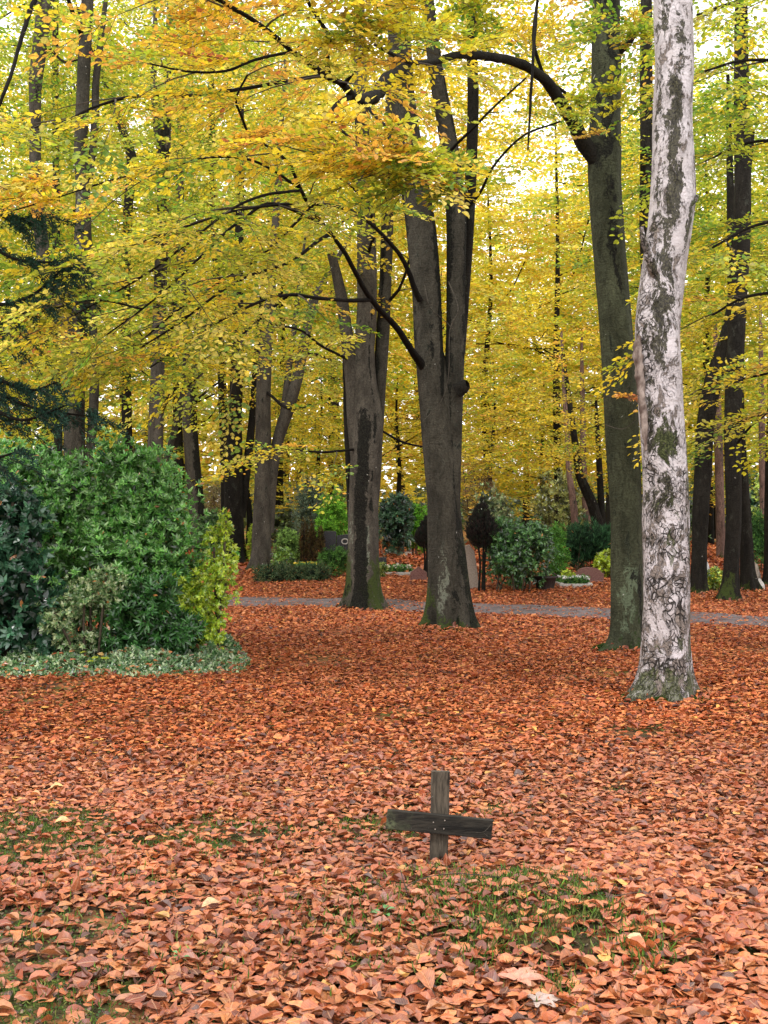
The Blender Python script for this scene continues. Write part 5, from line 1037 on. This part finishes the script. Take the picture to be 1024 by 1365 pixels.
def boulder(label, px, py, w, h, mat, seed):
    b = base(px, py); s = b[1] / F; n1, n2 = 28, 18; a = np.linspace(0, 2 * math.pi, n1, endpoint=False)[None]; e = np.linspace(-.4, math.pi / 2, n2)[:, None]
    D = np.stack([np.cos(a) * np.cos(e), np.sin(a) * np.cos(e), np.sin(e) + 0 * a], -1).reshape(-1, 3); rr = 1 + .22 * fbm(D * 1.5 + seed, 3)
    V = D * rr[:, None] * np.array([w * s / 2, w * s / 2.2, h * s]); i = np.arange(n2 - 1)[:, None]; k = np.arange(n1)[None]; k2 = (k + 1) % n1; Fc = np.stack([i * n1 + k, i * n1 + k2, (i + 1) * n1 + k2, (i + 1) * n1 + k], -1).reshape(-1, 4)
    o = link(bpy.data.objects.new('boulder', np_mesh('boulder', V, Fc.ravel(), np.full(len(Fc), 4), [mat]))); o.location = (b[0], b[1], b[2] - .02); tag(o, label, 'boulder', 'boulders at the right edge')
boulder('large tan boulder gravestone leaning by the right-hand dark beeches', 1003, 782, 26, 36, M_TANST, 1); boulder('small grey rough boulder in front of the large tan one', 1010, 788, 20, 16, M_GREYST, 2)
# planter: tapered dark pot with rim, soil and a curved dry stalk
def planter():
    b = base(727, 787); s = b[1] / F; t = thing('planter', 'dark tapered planter pot with a curved stalk, in front of the laurel bush', 'planter'); t.location = b
    m = simple('dark_clay', (.022, .016, .015), (.05, .036, .032), 20, .6); Rr, hh = 14 * s, 19 * s
    prof = [(Rr * .70, -.03), (Rr * .74, .03), (Rr * .95, hh * .85), (Rr * 1.04, hh * .86), (Rr * 1.06, hh), (Rr * .95, hh * 1.01), (Rr * .9, hh * .85), (0.01, hh * .84)]
    n = 20; a = np.arange(n) * 2 * math.pi / n; sq = 1 + .10 * np.cos(4 * a); V = np.array([[r_ * c * q, r_ * d * q, z] for r_, z in prof for c, d, q in zip(np.cos(a), np.sin(a), sq)])
    i = np.arange(len(prof) - 1)[:, None]; k = np.arange(n)[None]; k2 = (k + 1) % n; Fc = np.stack([i * n + k, i * n + k2, (i + 1) * n + k2, (i + 1) * n + k], -1).reshape(-1, 4)
    link(bpy.data.objects.new('pot', np_mesh('pot', V, Fc.ravel(), np.full(len(Fc), 4), [m])), t)
    limb('stalk', [[Rr * .2, 0, hh * .8, .02], [Rr * .1, 0, hh * 1.3, .018], [Rr * .6, 0, hh * 1.25, .02], [Rr * 1.1, 0, hh * 1.05, .015], [Rr * 1.2, -.02, hh * .9, .01]], t, M_BARK_PALE, .03, 8)
planter()
def lantern(label, px, py, mat):
    b = base(px, py); t = thing('grave_lantern', label, 'lantern', 'small grave lanterns'); t.location = b
    slab('base', [(-.05, 0), (.05, 0), (.045, .03), (-.045, .03)], .10, (0, 0, 0), M_GREYST, t, bevel=.004); slab('body', [(-.04, .032), (.04, .032), (.035, .15), (-.035, .15)], .07, (0, 0, 0), mat, t, bevel=.006); slab('cap', [(-.05, .152), (.05, .152), (.0, .20)], .09, (0, 0, 0), M_GREYST, t, bevel=.004)
lantern('small white grave lantern left of the brown columnar cypresses', 393, 756, M_WHITEST); lantern('small pale grave lantern between the two large beeches', 530, 760, M_WHITEST)

# ================================================================== wooden cross
def wood(name, c1, c2, lich):
    s = NT(name); v = s.coords((1, 1, .12), warp=.05); vb = s.coords((.12, 1, 1), warp=.05); vi = s.coords((1, 1, 1)); vv = vb if lich else v
    n = s.noise(vv, 90, 4, .7); b = s.noise(vv, 18, 4, .6); f = s.noise(vi, 60, 4, .7); big = s.noise(vi, 9, 3)
    c = s.mix(s.ramp(n, .3, .7), c1, c2); c = s.mix(s.math('MULTIPLY', s.ramp(b, .55, .62), .8), c, tuple(x * .35 for x in c1))
    if lich:
        x = s.n('SeparateXYZ', i_0=s.n('TexCoord').outputs['Object']).outputs[0]
        l = s.math('MULTIPLY', s.ramp(s.math('ADD', x, s.math('MULTIPLY', s.math('SUBTRACT', big, .5), .35)), -.13, -.26), s.ramp(f, .36, .55)); c = s.mix(s.math('MULTIPLY', l, .8), c, s.mix(f, (.05, .07, .03), (.16, .18, .10)))
    sp = s.ramp(f, .69, .74); c = s.mix(s.math('MULTIPLY', sp, .8), c, (.26, .27, .23))
    return s.finish(c, .85, s.math('ADD', n, b), .6, .006, .25)
M_POST = wood('weathered_post', (.030, .024, .018), (.095, .078, .058), False); M_BAR = wood('dark_crossbar', (.008, .007, .006), (.030, .026, .020), True)
def beam(name, pts, hx, hy, parent, mat, n=30, axis='z', sd=0):
    """planed beam with worn edges: cross-section rounded rectangle swept along pts"""
    sec = []
    for (sx, sy) in ((-1, -1), (1, -1), (1, 1), (-1, 1)):
        for a in (0, .5, 1):
            base_a = {(-1, -1): 180, (1, -1): 270, (1, 1): 0, (-1, 1): 90}[(sx, sy)]; A = math.radians(base_a + a * 90); c = .004; sec.append((sx * (hx - c) + c * math.cos(A), sy * (hy - c) + c * math.sin(A)))
    sec = np.array(sec); m = len(sec); a, b = np.array(pts[0], float), np.array(pts[1], float); t = np.linspace(0, 1, n)[:, None]; ctr = a + (b - a) * t; d = norm(b - a)
    yv = np.array([0, 1., 0]); xv = norm(np.cross(yv, d)); V = ctr[:, None] + xv * sec[None, :, :1] + yv * sec[None, :, 1:]; V = V.reshape(-1, 3); V = V + (fbm(V * np.array([25, 25, 25]) + sd, 2) * .0014)[:, None] * norm(V - np.repeat(ctr, m, 0))
    i = np.arange(n - 1)[:, None]; k = np.arange(m)[None]; k2 = (k + 1) % m; Fc = np.stack([i * m + k, i * m + k2, (i + 1) * m + k2, (i + 1) * m + k], -1).reshape(-1, 4)
    flat = np.concatenate([Fc.ravel(), np.arange(m)[::-1], np.arange(m) + (n - 1) * m]); o = link(bpy.data.objects.new(name, np_mesh(name, V, flat, np.concatenate([np.full(len(Fc), 4), [m, m]]), [mat], smooth=False)), parent); return o
XC = thing('wooden_cross', 'small weathered wooden grave cross standing crooked in the fallen leaves', 'cross')
YX = 2560 / (1158 - 700); bx = P(584, 1158, YX); tx = P(587.5, 1028, YX); gx = float(H(bx[0], YX)); XC.location = (bx[0], YX, gx)
o0 = np.array([bx[0], YX, gx]); zb = bx[2] - gx
beam('post', [(-.002, 0, -.15), tx - o0], .0425, .018, XC, M_POST, 40)
la, rb_ = P(515.5, 1090.5, YX - .036) - o0, P(656, 1106, YX - .036) - o0
beam('crossbar', [la + np.array([0, -.012, 0]), rb_ + np.array([0, .010, 0])], .044, .017, XC, M_BAR, 40, sd=3)
M_NAIL = simple('rusty_nail', (.10, .05, .03), (.3, .28, .25), 60, .5)
for (ax, az) in ((-.028, .012), (.02, -.018), (.024, .02), (-.02, -.02)):
    c = (la + rb_) / 2 + np.array([ax, -.019, az]); a = np.arange(10) * math.pi / 5
    V = np.array([[.0035 * math.cos(t), 0, .0035 * math.sin(t)] for t in a] + [[.0028 * math.cos(t), -.0018, .0028 * math.sin(t)] for t in a]); k = np.arange(10); k2 = (k + 1) % 10
    Fc = np.stack([k, k2, k2 + 10, k + 10], -1); o = link(bpy.data.objects.new('nail', np_mesh('nail', V, np.concatenate([Fc.ravel(), np.arange(10) + 10]), [4] * 10 + [10], [M_NAIL])), XC); o.location = c
tw = thing('twig', 'pale forked twig resting against the right end of the cross arm', 'twig')
limb('stick', [[*P(634, 1110, YX - .065), .0012], [*P(645, 1109, YX - .065), .0015], [*P(655, 1099, YX - .06), .001]], tw, M_BARK_PALE, .008, 5, 0)
limb('side_shoot', [[*P(643, 1109, YX - .065), .001], [*P(650, 1115, YX - .065), .001]], tw, M_BARK_PALE, .008, 5, 0)

# ================================================================== moss, litter, grass
def moss_patch(label, px, py, rx, ry, h, seed):
    b = hit(px, py); r = np.random.default_rng(seed); n = 1600; u = r.normal(size=(n, 2)) * .42; m = (u ** 2).sum(1) < 1; u = u[m]; x = b[0] + u[:, 0] * rx; y = b[1] + u[:, 1] * ry
    z = H(x, y) + h * (1 - (u ** 2).sum(1)) * r.uniform(.6, 1, len(u)); B = Batch(); p = np.stack([x, y, z], 1)
    shoots(B, p, np.array([0, 0, 1.]) + r.normal(size=p.shape) * .35, r, 6, .8, .03, .009, [(.02, .045, .008), (.04, .085, .015), (.07, .13, .02)]); o = B.build('moss_cushion', 'lo', M_NEEDLE); tag(o, label, 'moss', kind='stuff')
moss_patch('dark green moss cushion at the left foot of the olive trunk', 815, 868, .30, .22, .10, 1)
moss_patch('green moss around the right foot of the birch', 925, 936, .22, .12, .03, 2); moss_patch('green moss at the left foot of the birch', 845, 932, .16, .12, .05, 3)
moss_patch('green moss in front of the birch', 886, 938, .20, .08, .05, 4); moss_patch('green moss at the foot of the twin-stemmed beech', 600, 843, .45, .15, .04, 5)
moss_patch('green moss at the foot of the fluted beech', 500, 812, .25, .12, .12, 6)

litter('leaf_litter', 2.6, 9.2, 2050, 'hi', .057, M_LITTER, 'carpet of salmon and rust beech leaves in the foreground around the cross', 1.2, uv=True)
litter('leaf_litter', 7.6, 17.4, 1250, 'mid', .060, M_LITTER_FAR, 'carpet of rust-brown beech leaves around the birch and the bushes', 1.6, lift=.045)
litter('leaf_litter', 15.8, 31.6, 560, 'hex', .074, M_LITTER_FAR, 'carpet of rust-brown leaves under the large beeches and along the path', 2.5, lift=.06)
litter('leaf_litter', 30, 50, 120, 'lo', .17, M_LITTER_FAR, 'carpet of rust-brown leaves among the graves', 4, lift=.09)

def trunk_drift():
    r = np.random.default_rng(61); B = Batch()
    for (tx, ty, tr) in TREESPOTS:
        if ty > 31: continue
        n = int(260 * tr / .4); a = r.uniform(0, 6.28, n); d = tr * 1.0 + r.exponential(.10, n) + .01; x, y = tx + np.cos(a) * d, ty + np.sin(a) * d; z = H(x, y) + .01 + r.random(n) * .085 * np.exp(-(d - tr) / .12)
        out = np.stack([np.cos(a), np.sin(a), 0 * a], 1); dr = np.stack([-np.sin(a), np.cos(a), r.normal(size=n) * .3], 1) + r.normal(size=(n, 3)) * .5; L_ = r.uniform(.045, .085, n) * (1 if ty < 16 else 1.2)
        B.add(np.stack([x, y, z], 1), dr, out * .5 + np.array([0, 0, 1.]) + r.normal(size=(n, 3)) * .35, L_, L_ * .62, LC[r.choice(len(LC), n, p=LW)] * np.array([.8, .7, .55]) * r.uniform(.5, 1.1, (n, 1)), -.1, .2)
    o = B.build('leaf_litter', 'mid', M_LITTER_FAR); tag(o, 'fallen leaves drifted up against the feet of the trunks', 'leaf litter', kind='stuff')
trunk_drift()
def grass():
    r = np.random.default_rng(31); B = Batch(); n = 60000
    x = r.uniform(-2.6, 2.6, n); y = r.uniform(3.2, 8.5, n); tm = thin_mask(x, y); cl = fbm(np.stack([x * 3, y * 3, 0 * x + 4], 1), 2)
    m = (tm > .08) & (cl > .0 + .6 * (1 - tm) * r.random(n)); x, y = x[m], y[m]
    ex, ey = [], []
    for (px, py, s, k) in [(745, 1325, .05, 160), (860, 1285, .07, 230), (690, 1232, .14, 200), (620, 1200, .16, 180), (760, 1225, .14, 170), (850, 1250, .10, 160), (600, 1260, .16, 160), (520, 1250, .16, 120), (440, 1230, .16, 100), (635, 1290, .06, 90), (410, 1240, .05, 50), (590, 1165, .05, 45), (560, 1170, .05, 30), (810, 1225, .06, 80), (925, 935, .2, 120), (740, 1185, .16, 60), (470, 1290, .08, 40), (530, 1210, .08, 60), (620, 1180, .12, 90), (680, 1175, .12, 80), (560, 1200, .16, 120), (560, 1190, .2, 160), (640, 1220, .25, 220), (480, 1200, .2, 140), (430, 1260, .2, 120), (330, 1150, .25, 140), (60, 1250, .2, 160), (150, 1180, .18, 120), (250, 1290, .16, 120), (20, 1180, .15, 80), (330, 1215, .1, 60)]:
        b = hit(px, py); ex.append(b[0] + r.normal(size=k) * s); ey.append(b[1] + r.normal(size=k) * s)
    nb = len(x); x = np.concatenate([x] + ex); y = np.concatenate([y] + ey); n = len(x)
    hgt = np.concatenate([r.uniform(.014, .036, nb), r.uniform(.02, .055, n - nb)])
    d = np.array([0, 0, 1.]) + r.normal(size=(n, 3)) * .55; p = np.stack([x, y, H(x, y) + .005], 1); c = np.array([(.10, .20, .03), (.16, .28, .04), (.07, .14, .03), (.26, .30, .08)])[r.integers(0, 4, n)] * r.uniform(.7, 1.2, (n, 1))
    B.add(p, d, r.normal(size=(n, 3)) * .4 + np.array([0, -1, .2]), hgt * 1.3, hgt * .0 + .0032, c, -.5, .1)
    # moss and tiny weeds between the leaves
    q = 45000; x = r.uniform(-2.6, 2.6, q); y = r.uniform(3.2, 8.5, q); m = thin_mask(x, y) > .15 + .5 * r.random(q); x, y = x[m], y[m]; q = len(x); p = np.stack([x, y, H(x, y) + r.uniform(.002, .014, q)], 1)
    a = r.uniform(0, 6.28, q); B.add(p, np.stack([np.cos(a), np.sin(a), .4 + 0 * a], 1), np.array([0, 0, 1.]) + r.normal(size=(q, 3)) * .4, .013, .009, np.array([(.05, .12, .03), (.09, .16, .05), (.12, .15, .03)])[r.integers(0, 3, q)], 0, .1)
    o = B.build('grass', 'hex', M_NEEDLE); tag(o, 'short green grass, moss and tiny weeds showing between the leaves on and around the grave mound', 'grass', kind='stuff')
grass()
def weed(label, px, py, ln, seed, k=6, name='weed'):
    r = np.random.default_rng(seed); b = hit(px, py); B = Batch(); t = thing(name, label, 'weed', 'green seedlings in the leaves'); e = []
    for i in range(k):
        a = i * 6.28 / k + r.normal() * .3; tip = b + np.array([math.cos(a) * ln * .5, math.sin(a) * ln * .5, r.uniform(.03, .06)]); e.append(tip); B.add(tip[None], np.array([[math.cos(a), math.sin(a), .1]]), np.array([[0, 0, 1.]]), ln, ln * .7, (.10, .26, .07), -.2, .2)
    B.segs(np.tile(b, (k, 1)), np.array(e), np.full(k, .0015), np.full(k, .001)); B.build('leaves', 'hi', M_GLOSSY, t, mat2=M_STEM)
weed('green clover-like seedling among the leaves below left of the cross', 510, 1232, .035, 1); weed('green seedling among the leaves at the left bottom edge', 240, 1290, .024, 2); weed('broad green seedling leaf cluster left of the grave mound', 545, 1245, .022, 3); 
# dry grass stalks arching over the mound
def stalk(label, pts, r_=.0016):
    t = [[*P(a, b, Y), r_] for a, b, Y in pts]; o = limb('dry_stalk', t, None, M_BARK_PALE, .01, 5, 0); tag(o, label, 'stalk', 'dry stalks arching over the mound')
stalk('long dry stalk arching from the mound centre to its right crest', [(530, 1196, 5.0), (545, 1180, 5.0), (575, 1168, 5.0), (620, 1165, 5.0), (680, 1172, 5.0), (730, 1186, 4.95)])
stalk('dry stalk crossing the grave mound right of the cross', [(800, 1245, 4.75), (806, 1220, 4.75), (812, 1195, 4.75), (820, 1178, 4.75)])
stalk('short dry stalk standing right of the cross foot', [(690, 1180, 5.1), (676, 1170, 5.1), (640, 1178, 5.15), (632, 1200, 5.1)])
stalk('thin dry stalk leaning below the cross', [(546, 1200, 4.9), (538, 1175, 4.95), (534, 1160, 5.0)])
stalk('dry stalk lying in the leaves near the bottom', [(565, 1290, 4.35), (585, 1310, 4.2), (600, 1322, 4.1)])
# single large fallen leaves, one maple leaf
def big_leaf(label, px, py, ln, col, yaw, kind='leaf', tilt=.3, seed=0):
    r = np.random.default_rng(seed); b = hit(px, py); B = Batch(); c = b + np.array([0, 0, .045]); fwd = np.array([math.cos(yaw), math.sin(yaw), tilt * .3]); n = np.array([0, -tilt, 1.])
    if kind == 'leaf': B.add(c[None], fwd[None], n[None], ln, ln * .6, col, -.2, .3)
    else:
        for i, q in enumerate((-1.9, -.95, 0, .95, 1.9)):
            a = yaw + q; z = ln * (.62, .85, 1, .85, .62)[i]; B.add((c + np.array([0, 0, .0006 * i]))[None], np.array([[math.cos(a), math.sin(a), tilt * .2]]), n[None], z, z * .42, col, -.2, .15)
            for q2 in (-.5, .5): B.add((c + np.array([math.cos(a), math.sin(a), 0]) * z * .4 + np.array([0, 0, .0008]))[None], np.array([[math.cos(a + q2), math.sin(a + q2), tilt * .2]]), n[None], z * .4, z * .2, col, 0, .1)
    B.segs(c[None], (c - fwd * ln * .4)[None], np.array([.0015]), np.array([.001])); o = B.build('fallen_leaf', 'hi', M_LITTER, mat2=M_TWIG, uv=True); tag(o, label, 'fallen leaf')
big_leaf('large pinkish maple leaf lying below the grave mound', 690, 1322, .12, (.62, .26, .17), .9, 'maple', seed=1)
big_leaf('pale yellow leaf standing up at the right of the grave mound', 858, 1275, .075, (.72, .56, .30), 2.3, tilt=.8); big_leaf('large cream-coloured leaf on the litter left of the cross', 268, 1222, .085, (.68, .44, .22), .5)
big_leaf('bleached pale grey leaf at the bottom below the mound', 716, 1352, .09, (.42, .33, .29), .2, 'maple', seed=3); big_leaf('yellow leaf on the litter at the left', 66, 1060, .085, (.72, .52, .18), .4); big_leaf('orange-tan leaf at the far left of the litter', 72, 1107, .085, (.70, .42, .14), .2)
big_leaf('large curled rust-brown leaf left of the maple leaf', 575, 1335, .11, (.42, .15, .06), 1.9, tilt=.9)

# ================================================================== light
w = bpy.data.worlds.new('World'); sc.world = w; w.use_nodes = True; nt = w.node_tree; nt.nodes.clear()
SUN_EL, SUN_AZ = math.radians(52), math.radians(205)      # azimuth measured from +Y clockwise
out = nt.nodes.new('ShaderNodeOutputWorld'); bg = nt.nodes.new('ShaderNodeBackground'); sky = nt.nodes.new('ShaderNodeTexSky'); sky.sky_type = 'NISHITA'; sky.sun_disc = False
sky.sun_elevation = SUN_EL; sky.sun_rotation = SUN_AZ
tc = nt.nodes.new('ShaderNodeTexCoord'); nz = nt.nodes.new('ShaderNodeTexNoise'); nz.inputs['Scale'].default_value = 3.5; nz.inputs['Detail'].default_value = 5
nt.links.new(tc.outputs['Generated'], nz.inputs['Vector'])
mr = nt.nodes.new('ShaderNodeMapRange'); nt.links.new(nz.outputs['Fac'], mr.inputs[0]); mr.inputs[1].default_value = .3; mr.inputs[2].default_value = .7; mr.inputs[3].default_value = 10.5; mr.inputs[4].default_value = 15.0
cl = nt.nodes.new('ShaderNodeVectorMath'); cl.operation = 'SCALE'; cl.inputs[0].default_value = (1.0, .975, .955); nt.links.new(mr.outputs[0], cl.inputs['Scale'])
mx = nt.nodes.new('ShaderNodeMix'); mx.data_type = 'RGBA'; mx.inputs[0].default_value = .93; nt.links.new(sky.outputs[0], mx.inputs[6]); nt.links.new(cl.outputs[0], mx.inputs[7])
nt.links.new(mx.outputs[2], bg.inputs[0]); bg.inputs[1].default_value = .19; nt.links.new(bg.outputs[0], out.inputs[0])
sd_ = bpy.data.lights.new('sun', 'SUN'); sd_.energy = 2.6; sd_.angle = math.radians(14); sd_.color = (1, .95, .88); so = bpy.data.objects.new('sun', sd_); COL.objects.link(so)
v = Vector((math.sin(SUN_AZ) * math.cos(SUN_EL), math.cos(SUN_AZ) * math.cos(SUN_EL), math.sin(SUN_EL))); so.rotation_euler = v.to_track_quat('Z', 'Y').to_euler(); so.location = v * 60
sc.view_settings.view_transform = 'Standard'; sc.view_settings.look = 'None'; sc.view_settings.exposure = 0
sc.render.engine = 'CYCLES'; cy = sc.cycles; cy.max_bounces = 9; cy.diffuse_bounces = 7; cy.transmission_bounces = 5; cy.glossy_bounces = 2; cy.use_denoising = True; cy.sample_clamp_indirect = 4
sc.render.resolution_x = 768; sc.render.resolution_y = 1024
